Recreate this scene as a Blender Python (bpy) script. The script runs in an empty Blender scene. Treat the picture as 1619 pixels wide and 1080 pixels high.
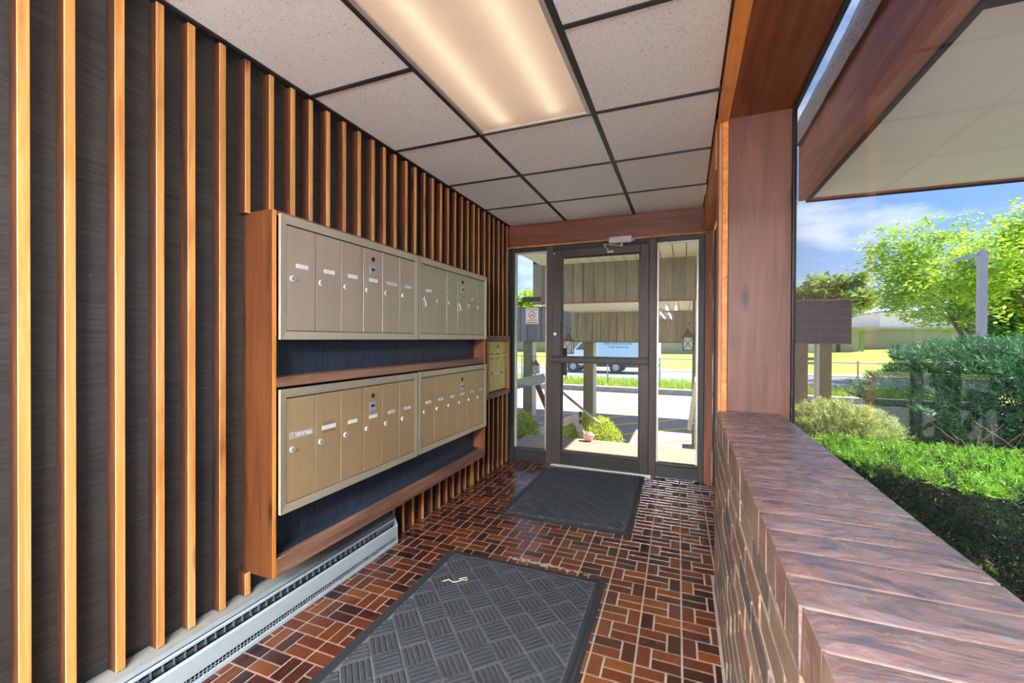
import bpy, math, random
from mathutils import Vector, Matrix, Euler, noise
random.seed(7)
R = random.Random(11)
PI = math.pi
sc = bpy.context.scene
col = sc.collection

# ------------------------------------------------------------------ camera
CAMZ = 1.1875
cam = bpy.data.cameras.new('camera')
cam.sensor_fit = 'HORIZONTAL'; cam.sensor_width = 36.0
cam.lens = 36.0 * 676.074 / 1619.0
cam.clip_start = 0.02; cam.clip_end = 400
camo = bpy.data.objects.new('camera', cam); col.objects.link(camo)
camo.matrix_world = (Matrix.Translation((0, 0, CAMZ)) @ Matrix.Rotation(.3833, 4, 'Z')
                     @ Matrix.Rotation(PI/2 - .0068, 4, 'X') @ Matrix.Rotation(.0047, 4, 'Z'))
sc.camera = camo

# ------------------------------------------------------------------ colour management, sky, sun
sc.view_settings.view_transform = 'Standard'
sc.view_settings.look = 'None'
sc.view_settings.gamma = 1.0
sc.view_settings.use_curve_mapping = False
sc.view_settings.exposure = 1.05
SKY_STRENGTH = 1.08
SUN_STRENGTH = 6.8
LAMP_FRONT = 1.8      # tubes of the ceiling light in view (radiance)
LAMP_FILL = 1000.0      # bare tubes of the unseen fill lights added behind the camera (radiance)

def lin(r, g, b):
    f = lambda c: (c/255/12.92) if c/255 <= .04045 else ((c/255+.055)/1.055)**2.4
    return (f(r), f(g), f(b), 1)

w = bpy.data.worlds.new('world'); sc.world = w; w.use_nodes = True
nt = w.node_tree; nt.nodes.clear()
N = nt.nodes.new; L = nt.links.new
out = N('ShaderNodeOutputWorld'); bg = N('ShaderNodeBackground'); bg.inputs['Strength'].default_value = SKY_STRENGTH
tc = N('ShaderNodeTexCoord'); sx = N('ShaderNodeSeparateXYZ'); L(tc.outputs['Generated'], sx.inputs[0])
ramp = N('ShaderNodeValToRGB'); L(sx.outputs['Z'], ramp.inputs[0])
e = ramp.color_ramp.elements
e[0].position = 0.0; e[0].color = (.33, .44, .60, 1)
e[1].position = 0.75; e[1].color = (.075, .17, .42, 1)
x = ramp.color_ramp.elements.new(.22); x.color = (.155, .285, .53, 1)
mp = N('ShaderNodeMapping'); mp.inputs['Scale'].default_value = (1.6, 1.6, 5.0); mp.inputs['Location'].default_value = (.55, .2, .0)
L(tc.outputs['Generated'], mp.inputs[0])
ns = N('ShaderNodeTexNoise'); ns.inputs['Scale'].default_value = 1.7; ns.inputs['Detail'].default_value = 7; ns.inputs['Roughness'].default_value = .55
L(mp.outputs[0], ns.inputs[0])
cr = N('ShaderNodeValToRGB'); L(ns.outputs['Fac'], cr.inputs[0])
cr.color_ramp.elements[0].position = .50; cr.color_ramp.elements[1].position = .68
cr.color_ramp.elements[1].color = (.85, .85, .85, 1)
mx = N('ShaderNodeMixRGB'); L(cr.outputs[0], mx.inputs[0]); L(ramp.outputs[0], mx.inputs[1]); mx.inputs[2].default_value = (.66, .69, .74, 1)
L(mx.outputs[0], bg.inputs['Color']); L(bg.outputs[0], out.inputs[0])

sun = bpy.data.lights.new('sun', 'SUN'); sun.energy = SUN_STRENGTH; sun.angle = math.radians(.6); sun.color = (1, .95, .86)
suno = bpy.data.objects.new('sun', sun); col.objects.link(suno)
suno.rotation_euler = Vector((.60, .12, .79)).to_track_quat('Z', 'Y').to_euler()

# ------------------------------------------------------------------ material helpers
class NT:
    def __init__(s, name):
        s.m = bpy.data.materials.new(name); s.m.use_nodes = True
        s.t = s.m.node_tree; s.t.nodes.clear()
        s.out = s.n('ShaderNodeOutputMaterial'); s.p = s.n('ShaderNodeBsdfPrincipled'); s.l(s.p.outputs[0], s.out.inputs[0])
    def n(s, t, **k):
        o = s.t.nodes.new(t)
        for a, b in k.items(): setattr(o, a, b)
        return o
    def l(s, a, b): s.t.links.new(a, b)
    def coords(s, scale=(1, 1, 1), rnd=True):
        tc = s.n('ShaderNodeTexCoord'); v = tc.outputs['Object']
        if rnd:
            oi = s.n('ShaderNodeObjectInfo'); mu = s.n('ShaderNodeMath', operation='MULTIPLY'); mu.inputs[1].default_value = 53.0
            s.l(oi.outputs['Random'], mu.inputs[0])
            ad = s.n('ShaderNodeVectorMath', operation='ADD'); s.l(v, ad.inputs[0]); s.l(mu.outputs[0], ad.inputs[1]); v = ad.outputs[0]
        mp = s.n('ShaderNodeMapping'); mp.inputs['Scale'].default_value = scale; s.l(v, mp.inputs[0])
        return mp.outputs[0]
    def noise(s, vec, scale, detail=4, rough=.6, dist=0):
        o = s.n('ShaderNodeTexNoise'); o.inputs['Scale'].default_value = scale; o.inputs['Detail'].default_value = detail
        o.inputs['Roughness'].default_value = rough; o.inputs['Distortion'].default_value = dist
        s.l(vec, o.inputs[0]); return o.outputs['Fac']
    def ramp(s, fac, stops):
        o = s.n('ShaderNodeValToRGB'); s.l(fac, o.inputs[0]); es = o.color_ramp.elements
        es[0].position, es[0].color = stops[0]; es[1].position, es[1].color = stops[-1]
        for p, c in stops[1:-1]:
            q = es.new(p); q.color = c
        return o.outputs[0]
    def mix(s, fac, a, b, mode='MIX'):
        o = s.n('ShaderNodeMixRGB', blend_type=mode)
        for i, v in enumerate((fac, a, b)):
            if hasattr(v, 'links') or hasattr(v, 'is_linked'): s.l(v, o.inputs[i])
            else: o.inputs[i].default_value = v
        return o.outputs[0]
    def bump(s, h, strength=.2, dist=.002):
        b = s.n('ShaderNodeBump'); b.inputs['Strength'].default_value = strength; b.inputs['Distance'].default_value = dist
        s.l(h, b.inputs['Height']); s.l(b.outputs[0], s.p.inputs['Normal'])
    def set(s, **k):
        for a, v in k.items():
            i = s.p.inputs[a.replace('_', ' ')]
            if hasattr(v, 'is_linked'): s.l(v, i)
            else: i.default_value = v
        return s
    def random(s):
        return s.n('ShaderNodeObjectInfo').outputs['Random']

def gray(v): return (v, v, v, 1)

def plain(name, c, rough=.5, metal=0.0, var=.06, scale=30, bump=0.0):
    s = NT(name); v = s.coords((1, 1, 1)); n = s.noise(v, scale)
    hi = tuple(min(1, q*(1+var)) for q in c[:3])+(1,); lo = tuple(q*(1-var) for q in c[:3])+(1,)
    s.set(Base_Color=s.ramp(n, [(.3, lo), (.7, hi)]), Roughness=rough, Metallic=metal)
    if bump: s.bump(n, bump, .003)
    return s.m

def wood(name, dark, mid, light, axis=2, rough=.55, knots=True, varb=.35, fine=150.0, bumps=.25, tint=None):
    s = NT(name)
    sc1 = [9.0]*3; sc1[axis] = .7
    sc2 = [fine]*3; sc2[axis] = 3.5
    v1 = s.coords(tuple(sc1)); v2 = s.coords(tuple(sc2))
    n1 = s.noise(v1, 1.6, 5, .6, 1.2); n2 = s.noise(v2, 1.0, 4, .65, .3)
    c = s.ramp(n1, [(.28, dark), (.5, mid), (.74, light)])
    g = s.ramp(n2, [(.25, gray(.52)), (.6, gray(1.0))])
    c = s.mix(.7, c, g, 'MULTIPLY')
    if knots:
        sk = [5.5]*3; sk[axis] = 1.7
        vk = s.coords(tuple(sk)); vo = s.n('ShaderNodeTexVoronoi'); vo.inputs['Scale'].default_value = 1.0; s.l(vk, vo.inputs['Vector'])
        kf = s.ramp(vo.outputs['Distance'], [(.03, gray(1)), (.13, gray(0))])
        c = s.mix(kf, c, (dark[0]*.32, dark[1]*.3, dark[2]*.3, 1))
    rb = s.ramp(s.random(), [(0, gray(1-varb)), (1, gray(1.0+varb*.25))])
    c = s.mix(1.0, c, rb, 'MULTIPLY')
    s.set(Base_Color=c, Roughness=rough); s.bump(n2, bumps, .002)
    return s.m

M = {}
M['edge'] = wood('cedar_lit_edge', lin(190, 112, 52), lin(236, 164, 90), lin(250, 190, 122), 2, .5, True, .22)  # batten fronts: window light put into a lighter colour
M['side'] = wood('cedar_shaded_side', lin(55, 29, 14), lin(93, 49, 23), lin(118, 66, 34), 2, .65, True, .5)  # batten sides: shade put into a darker colour
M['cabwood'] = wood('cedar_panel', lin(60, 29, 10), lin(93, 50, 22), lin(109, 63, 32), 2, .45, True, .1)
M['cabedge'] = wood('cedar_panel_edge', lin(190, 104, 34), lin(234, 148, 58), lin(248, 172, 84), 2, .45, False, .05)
M['cabrail'] = wood('cedar_rail', lin(101, 68, 52), lin(143, 104, 83), lin(166, 128, 106), 1, .6, False, .1)
M['cabin'] = wood('cedar_inside', lin(83, 41, 21), lin(125, 68, 37), lin(145, 84, 48), 2, .6, False, .1)
M['beam'] = wood('redwood_beam', lin(72, 32, 18), lin(112, 54, 28), lin(138, 74, 42), 0, .45, True, .05)
M['soffitwood'] = wood('redwood_soffit', lin(74, 32, 17), lin(118, 61, 32), lin(147, 86, 51), 1, .45, True, .05)
M['pillar'] = wood('redwood_post', lin(71, 37, 26), lin(105, 60, 45), lin(126, 79, 62), 2, .5, True, .05)
M['orange'] = wood('cedar_trim', lin(190, 108, 44), lin(226, 142, 66), lin(240, 168, 92), 1, .5, False, .1)
M['casing'] = wood('cedar_casing', lin(164, 100, 61), lin(199, 136, 91), lin(214, 158, 115), 2, .55, False, .12)
M['jambwood'] = wood('cedar_jamb', lin(87, 42, 24), lin(128, 68, 43), lin(149, 87, 59), 2, .55, False, .1)
M['outbeam'] = wood('painted_beam', lin(150, 98, 84), lin(178, 122, 106), lin(192, 136, 120), 1, .7, False, .05)
M['weathered'] = wood('weathered_wood', lin(166, 156, 138), lin(206, 196, 176), lin(228, 220, 202), 0, .8, False, .15)

# dark stained plywood: fine cross grain
s = NT('dark_stained_plywood'); v = s.coords((6, 6, 130), False); n = s.noise(v, 1.0, 4, .65, .4); v2 = s.coords((2.5, 2.5, 2.5), False); n2 = s.noise(v2, 2, 4)
c = s.ramp(n, [(.3, lin(46, 44, 42)), (.75, lin(82, 79, 76))]); c = s.mix(.5, c, s.ramp(n2, [(.3, gray(.7)), (.7, gray(1))]), 'MULTIPLY')
vo = s.n('ShaderNodeTexVoronoi'); vo.inputs['Scale'].default_value = 9; s.l(s.coords((1, 1, 1), False), vo.inputs['Vector'])
c = s.mix(s.ramp(vo.outputs['Distance'], [(.012, gray(.7)), (.028, gray(0))]), c, lin(150, 140, 130))
s.set(Base_Color=c, Roughness=.5); s.bump(n, .35, .002); M['ply'] = s.m

s = NT('blue_black_board'); v = s.coords((120, 120, 5)); n = s.noise(v, 1.0, 4, .7, .5)
s.set(Base_Color=s.ramp(n, [(.3, lin(30, 36, 46)), (.75, lin(66, 78, 98))]), Roughness=.55); s.bump(n, .4, .002); M['blue'] = s.m

def brushed(name, c, rough, metal, vert=True):
    s = NT(name); v = s.coords((220, 220, 2.0) if vert else (220, 2, 220)); n = s.noise(v, 1.0, 3, .6)
    b = s.noise(s.coords((2, 2, 3)), 1.5, 3)
    a = s.ramp(n, [(.2, tuple(q*.9 for q in c[:3])+(1,)), (.8, tuple(min(1, q*1.08) for q in c[:3])+(1,))])
    a = s.mix(.35, a, s.ramp(b, [(.3, gray(.8)), (.7, gray(1))]), 'MULTIPLY')
    s.set(Base_Color=a, Roughness=rough, Metallic=metal); return s.m
M['boxdoor'] = brushed('champagne_door', lin(196, 182, 165), .34, .35)
M['boxframe'] = brushed('champagne_frame', lin(206, 198, 176), .32, .35)
M['boxdoor2'] = brushed('gold_door', lin(192, 165, 124), .34, .3)
M['boxframe2'] = brushed('gold_frame', lin(195, 186, 160), .32, .35)
M['brass'] = brushed('brass_panel', lin(192, 169, 98), .34, .6)
M['dark_gap'] = plain('dark_gap', lin(26, 24, 22), .7)
M['chrome'] = plain('chrome_lock', lin(226, 224, 218), .25, .35)
M['white_label'] = plain('paper_label', lin(236, 236, 234), .6)
s = NT('printed_label'); v = s.coords((1, 300, 40)); n = s.noise(v, 1.0, 2, .8)
s.set(Base_Color=s.ramp(n, [(.42, lin(120, 122, 130)), (.5, lin(232, 234, 236))]), Roughness=.5); M['print_label'] = s.m
M['blue_plate'] = plain('silver_blue_plate', lin(178, 198, 214), .3, .4)
M['tape'] = plain('clear_tape', lin(190, 176, 160), .25)
M['browntape'] = plain('brown_tape', lin(150, 122, 96), .35)
M['heater'] = plain('heater_enamel', lin(177, 192, 199), .32, .0, .04)
M['heatertop'] = plain('heater_top_enamel', lin(139, 149, 156), .34, .0, .05)
M['fin'] = plain('heater_fin', lin(130, 142, 152), .35, .6)
M['darkvoid'] = plain('heater_void', lin(22, 24, 26), .8)
M['cream_sill'] = plain('cream_strip', lin(135, 134, 128), .5)

# glazed floor tile, many browns
s = NT('glazed_brown_tile'); rr = s.random()
c = s.ramp(rr, [(0, lin(48, 27, 24)), (.25, lin(74, 38, 29)), (.5, lin(93, 48, 31)), (.75, lin(107, 57, 35)), (.9, lin(124, 72, 36)), (1, lin(64, 38, 36))])
n = s.noise(s.coords((1, 1, 1)), 60, 5, .7); c = s.mix(.7, c, s.ramp(n, [(.25, gray(.5)), (.7, gray(1.1))]), 'MULTIPLY')
sp = s.noise(s.coords((1, 1, 1)), 260, 2, .6); c = s.mix(s.ramp(sp, [(.70, gray(0)), (.76, gray(.6))]), c, lin(190, 150, 120))
s.set(Base_Color=c, Roughness=.23); s.bump(s.noise(s.coords((1, 1, 1)), 40, 2), .12, .001); M['tile'] = s.m
# the same for the joined rest: colour from position cell
s = NT('glazed_brown_tile_joined'); at = s.n('ShaderNodeAttribute'); at.attribute_name = 'tone'
c = s.ramp(at.outputs['Fac'], [(0, lin(48, 27, 24)), (.25, lin(74, 38, 29)), (.5, lin(93, 48, 31)), (.75, lin(107, 57, 35)), (.9, lin(124, 72, 36)), (1, lin(64, 38, 36))])
n = s.noise(s.coords((1, 1, 1), False), 60, 5, .7); c = s.mix(.7, c, s.ramp(n, [(.25, gray(.5)), (.7, gray(1.1))]), 'MULTIPLY')
s.set(Base_Color=c, Roughness=.23); M['tilej'] = s.m
M['grout'] = plain('tile_grout', lin(160, 148, 136), .8, 0, .15, 20)

s = NT('mat_fibre'); n = s.noise(s.coords((1, 1, 1)), 420, 3, .8); n2 = s.noise(s.coords((1, 1, 1)), 6, 3)
c = s.mix(.5, s.ramp(n, [(.3, lin(34, 37, 41)), (.75, lin(68, 72, 78))]), s.ramp(n2, [(.3, gray(.75)), (.7, gray(1.1))]), 'MULTIPLY')
s.set(Base_Color=c, Roughness=.95); s.bump(n, .8, .002); M['fibre'] = s.m
s = NT('mat_valley'); n = s.noise(s.coords((1, 1, 1)), 300, 3, .8)
s.set(Base_Color=s.ramp(n, [(.3, lin(84, 84, 82)), (.75, lin(132, 131, 126))]), Roughness=.95); M['valley'] = s.m
M['rubber'] = plain('mat_rubber', lin(42, 45, 50), .6, 0, .12, 120, .2)

def brickmat(name, stops, rough, bump, streak):
    s = NT(name); c = s.ramp(s.random(), stops)
    n = s.noise(s.coords(streak), 1.0, 6, .65, 1.0)
    c = s.mix(.75, c, s.ramp(n, [(.25, gray(.45)), (.5, gray(.95)), (.75, gray(1.2))]), 'MULTIPLY')
    n2 = s.noise(s.coords((30, 30, 30)), 1, 4); c = s.mix(s.ramp(n2, [(.56, gray(0)), (.75, gray(.5))]), c, lin(176, 160, 150))
    s.set(Base_Color=c, Roughness=rough); s.bump(n, bump, .006); return s.m
M['brick'] = brickmat('tan_grey_brick', [(0, lin(100, 92, 85)), (.2, lin(132, 109, 92)), (.4, lin(146, 123, 103)), (.6, lin(113, 100, 90)), (.8, lin(140, 100, 84)), (1, lin(78, 76, 76))], .7, .6, (9, 9, 30))
s = NT('glazed_mauve_coping_brick'); v = s.coords((6, 15, 10)); n = s.noise(v, 1.0, 6, .62, 1.6)
c = s.ramp(n, [(.22, lin(58, 56, 66)), (.38, lin(98, 90, 98)), (.5, lin(130, 104, 98)), (.6, lin(120, 110, 112)), (.72, lin(152, 120, 106)), (.85, lin(168, 152, 146))])
c = s.mix(.5, c, s.ramp(s.random(), [(0, lin(136, 140, 160)), (.35, lin(188, 168, 162)), (.7, lin(160, 156, 168)), (1, lin(190, 150, 136))]), 'MULTIPLY')
c = s.mix(1.0, c, gray(1.3), 'MULTIPLY')
s.set(Base_Color=c, Roughness=s.ramp(n, [(.3, gray(.16)), (.7, gray(.36))])); s.bump(n, .7, .006); M['coping'] = s.m
M['mortar'] = plain('mortar', lin(210, 195, 175), .85, 0, .15, 60, .3)

s = NT('acoustic_tile'); v = s.coords((1, 1, 1)); n = s.noise(v, 150, 2, .55, 1.8); n2 = s.noise(v, 400, 2)
pits = s.ramp(n, [(.33, gray(0)), (.355, gray(1))])
c = s.mix(pits, lin(120, 124, 126), s.ramp(n2, [(.3, lin(238, 244, 246)), (.7, lin(248, 252, 253))]))
s.set(Base_Color=c, Roughness=.9); s.bump(pits, .5, .002); M['ctile'] = s.m
M['tee'] = plain('black_ceiling_tee', lin(44, 46, 48), .5, 0, .2, 40)
s = NT('prismatic_lens'); s.t.nodes.remove(s.p)
tr = s.n('ShaderNodeBsdfTranslucent'); tr.inputs[0].default_value = (.84, .68, .55, 1)
df = s.n('ShaderNodeBsdfDiffuse'); df.inputs[0].default_value = (.5, .44, .38, 1)
ck = s.noise(s.coords((1, 1, 1), False), 260, 1); bp = s.n('ShaderNodeBump'); bp.inputs['Strength'].default_value = .4; bp.inputs['Distance'].default_value = .002
s.l(ck, bp.inputs['Height']); s.l(bp.outputs[0], df.inputs['Normal'])
gl = s.n('ShaderNodeBsdfGlossy'); gl.inputs['Roughness'].default_value = .25; s.l(bp.outputs[0], gl.inputs['Normal'])
ms = s.n('ShaderNodeMixShader'); ms.inputs[0].default_value = .30; s.l(tr.outputs[0], ms.inputs[1]); s.l(df.outputs[0], ms.inputs[2])
ms2 = s.n('ShaderNodeMixShader'); ms2.inputs[0].default_value = .04; s.l(ms.outputs[0], ms2.inputs[1]); s.l(gl.outputs[0], ms2.inputs[2])
s.l(ms2.outputs[0], s.out.inputs[0]); M['lens'] = s.m
M['whitepaint'] = plain('white_enamel', lin(232, 232, 230), .5)
s = NT('tube_glow'); s.t.nodes.remove(s.p); em = s.n('ShaderNodeEmission'); em.inputs[0].default_value = (1, .90, .78, 1); em.inputs[1].default_value = LAMP_FRONT
s.l(em.outputs[0], s.out.inputs[0]); M['tube'] = s.m

s = NT('fill_tube_glow'); s.t.nodes.remove(s.p); em = s.n('ShaderNodeEmission'); em.inputs[0].default_value = (.92, .975, 1, 1); em.inputs[1].default_value = LAMP_FILL  # glow of the added fill lights
s.l(em.outputs[0], s.out.inputs[0]); M['filltube'] = s.m
s = NT('near_fill_tube_glow'); s.t.nodes.remove(s.p); em = s.n('ShaderNodeEmission'); em.inputs[0].default_value = (.92, .975, 1, 1); em.inputs[1].default_value = LAMP_FILL*.28  # dimmer glow for the nearest added fill light
s.l(em.outputs[0], s.out.inputs[0]); M['nearfilltube'] = s.m
M['alu'] = plain('bronze_aluminium', lin(54, 44, 38), .5, .15, .1)
M['alu_dark'] = plain('black_aluminium', lin(22, 21, 22), .5, .1, .1)
M['blueframe'] = plain('dark_blue_frame', lin(36, 48, 66), .4, .2, .1)
M['silver'] = plain('silver_paint', lin(186, 184, 180), .35, .4)
M['alu_light'] = plain('mill_aluminium', lin(206, 204, 198), .4, .5)
M['darkdoor'] = plain('dark_navy_door', lin(34, 40, 54), .45, 0, .1)
s = NT('window_glass'); s.t.nodes.remove(s.p)
tr = s.n('ShaderNodeBsdfTransparent'); tr.inputs[0].default_value = (.975, .985, .98, 1)
gl = s.n('ShaderNodeBsdfGlossy'); gl.inputs['Roughness'].default_value = 0.0
fr = s.n('ShaderNodeFresnel'); ge = s.n('ShaderNodeNewGeometry')          # thin pane: both faces reflect like air to glass
io = s.n('ShaderNodeMapRange'); io.inputs['To Min'].default_value = 1.15; io.inputs['To Max'].default_value = 1/1.15
s.l(ge.outputs['Backfacing'], io.inputs['Value']); s.l(io.outputs[0], fr.inputs[0])
ms = s.n('ShaderNodeMixShader'); s.l(fr.outputs[0], ms.inputs[0]); s.l(tr.outputs[0], ms.inputs[1]); s.l(gl.outputs[0], ms.inputs[2])
s.l(ms.outputs[0], s.out.inputs[0]); M['glass'] = s.m

M['whitewall'] = plain('painted_wall', lin(222, 218, 210), .8)
M['roofmat'] = plain('roof_board', lin(120, 110, 100), .9)
M['soffitpaint'] = plain('grey_white_stucco', lin(248, 248, 250), .9, 0, .03, 5)
s = NT('outdoor_carpet'); n = s.noise(s.coords((1, 1, 1)), 90, 4, .8)
s.set(Base_Color=s.ramp(n, [(.3, lin(140, 136, 134)), (.7, lin(226, 222, 216))]), Roughness=1); s.bump(n, 1, .006); M['carpet'] = s.m
M['slab'] = plain('concrete_landing', lin(152, 136, 119), .85, 0, .08, 12)
M['asphalt'] = plain('parking_asphalt', lin(152, 149, 152), .9, 0, .12, 3)
M['road'] = plain('road_asphalt', lin(138, 142, 152), .9, 0, .08, 2)
M['kerb'] = plain('kerb_concrete', lin(150, 148, 140), .9, 0, .2, 6)
M['kerbtop'] = plain('kerb_pale', lin(210, 206, 196), .9)
M['yellow'] = plain('yellow_line', lin(232, 200, 96), .8, 0, .15, 10)
M['walk'] = plain('pinkish_pavement', lin(206, 186, 172), .9)
s = NT('lawn_grass'); n = s.noise(s.coords((1, 1, 1), False), 2.5, 6, .7); s.set(Base_Color=s.ramp(n, [(.3, lin(138, 168, 52)), (.7, lin(190, 206, 92))]), Roughness=.95); M['lawn'] = s.m
s = NT('soil_mulch'); n = s.noise(s.coords((1, 1, 1), False), 25, 6, .8); s.set(Base_Color=s.ramp(n, [(.3, lin(52, 40, 30)), (.7, lin(116, 92, 72))]), Roughness=1); s.bump(n, 1, .03); M['soil'] = s.m
M['vinyl'] = plain('cream_vinyl_soffit', lin(250, 244, 200), .6, 0, .03)
s = NT('grey_brown_siding'); n = s.noise(s.coords((40, 40, 2)), 1, 5, .7)
c = s.ramp(n, [(.3, lin(142, 128, 100)), (.7, lin(190, 174, 140))]); c = s.mix(1, c, s.ramp(s.random(), [(0, gray(.82)), (1, gray(1.05))]), 'MULTIPLY')
s.set(Base_Color=c, Roughness=.85); M['siding'] = s.m
s = NT('grey_mauve_siding'); n = s.noise(s.coords((40, 40, 2)), 1, 5, .7)
c = s.ramp(n, [(.3, lin(128, 120, 112)), (.7, lin(164, 156, 146))]); c = s.mix(1, c, s.ramp(s.random(), [(0, gray(.85)), (1, gray(1.05))]), 'MULTIPLY')
s.set(Base_Color=c, Roughness=.85); M['siding2'] = s.m
M['postpaint'] = plain('olive_post_paint', lin(142, 126, 86), .8, 0, .1, 8)
M['posttrim'] = plain('cream_post_trim', lin(226, 222, 206), .8)
M['rooftrim'] = plain('rust_roof_trim', lin(168, 116, 98), .8)
M['boxtile'] = plain('brown_black_panel', lin(90, 83, 78), .75, 0, .18, 14)
M['boxline'] = plain('panel_strip', lin(132, 126, 122), .8)
M['lantern'] = plain('weathered_bronze', lin(120, 108, 84), .55, .3, .15)
M['lampglass'] = plain('frosted_lamp_glass', lin(230, 224, 196), .4)
M['pipe'] = plain('grey_pipe', lin(150, 144, 132), .5, .3)
M['pink'] = plain('pink_plastic', lin(236, 150, 140), .4, 0, .3, 30)
M['truckwhite'] = plain('white_vehicle_paint', lin(236, 242, 246), .4, 0, .02)
M['truckblue'] = plain('pale_blue_vehicle_paint', lin(196, 224, 240), .4, 0, .02)
M['textblue'] = plain('blue_lettering', lin(96, 164, 208), .6)
M['tyre'] = plain('tyre_rubber', lin(44, 46, 50), .8)
M['hub'] = plain('wheel_hub', lin(170, 180, 190), .4, .4)
M['darkglass'] = plain('dark_vehicle_glass', lin(92, 104, 118), .15)
M['under'] = plain('truck_underside', lin(60, 66, 74), .8)
M['galv'] = plain('galvanised_steel', lin(176, 180, 184), .45, .5)
M['schoolbrick'] = plain('school_brick', lin(168, 162, 156), .9, 0, .1, 2)
M['schoolgrey'] = plain('school_grey', lin(150, 146, 138), .9, 0, .06, 2)
M['schoolwhite'] = plain('school_white', lin(244, 240, 234), .9)
M['schoolroof'] = plain('school_roof_edge', lin(166, 160, 140), .9)
M['schoolgreen'] = plain('school_green_door', lin(120, 148, 124), .8)
M['polemetal'] = plain('pole_grey', lin(170, 164, 170), .5, .2)
M['bark'] = wood('bark', lin(70, 58, 44), lin(108, 92, 72), lin(150, 132, 108), 2, .9, False, .1)
M['twig'] = plain('bare_twig', lin(176, 150, 122), .9, 0, .2, 20)
def leaf(name, stops, transl=.35):
    s = NT(name); at = s.n('ShaderNodeAttribute'); at.attribute_name = 'tone'
    c = s.ramp(at.outputs['Fac'], stops); s.set(Base_Color=c, Roughness=.6)
    t = s.n('ShaderNodeBsdfTranslucent'); s.l(c, t.inputs[0]); m = s.n('ShaderNodeMixShader'); m.inputs[0].default_value = transl
    s.l(s.p.outputs[0], m.inputs[1]); s.l(t.outputs[0], m.inputs[2]); s.l(m.outputs[0], s.out.inputs[0]); return s.m
M['leaf_tree'] = leaf('locust_leaf', [(0, lin(120, 160, 40)), (.5, lin(170, 204, 60)), (1, lin(214, 228, 96))], .45)
M['leaf_tree2'] = leaf('maple_leaf', [(0, lin(70, 130, 50)), (.5, lin(110, 168, 64)), (1, lin(160, 200, 80))], .45)
M['leaf_far'] = leaf('far_leaf', [(0, lin(110, 140, 70)), (1, lin(184, 204, 110))], .45)
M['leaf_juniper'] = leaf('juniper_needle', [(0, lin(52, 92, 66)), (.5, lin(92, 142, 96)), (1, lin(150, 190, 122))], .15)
M['leaf_yellowjun'] = leaf('small_juniper_needle', [(0, lin(120, 140, 70)), (.5, lin(176, 192, 104)), (1, lin(230, 234, 164))], .2)
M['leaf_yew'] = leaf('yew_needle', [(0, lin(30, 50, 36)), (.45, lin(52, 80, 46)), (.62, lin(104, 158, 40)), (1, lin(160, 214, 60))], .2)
M['leaf_box'] = leaf('boxwood_leaf', [(0, lin(110, 134, 50)), (.5, lin(186, 204, 70)), (1, lin(240, 240, 110))], .25)
M['blade'] = leaf('verge_blade', [(0, lin(120, 156, 50)), (1, lin(206, 220, 104))], .3)
M['nosmoke_red'] = plain('sign_red', lin(214, 66, 92), .5)
M['sign_black'] = plain('sign_black', lin(36, 34, 34), .5)
s = NT('sign_print'); v = s.coords((180, 1, 60)); n = s.noise(v, 1.0, 2, .8); s.set(Base_Color=s.ramp(n, [(.46, lin(110, 100, 100)), (.54, lin(226, 222, 220))]), Roughness=.5); M['sign_print'] = s.m
M['sign_tan'] = plain('sign_tan', lin(176, 158, 134), .5)
M['string'] = plain('pale_string', lin(214, 206, 190), .9)

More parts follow.
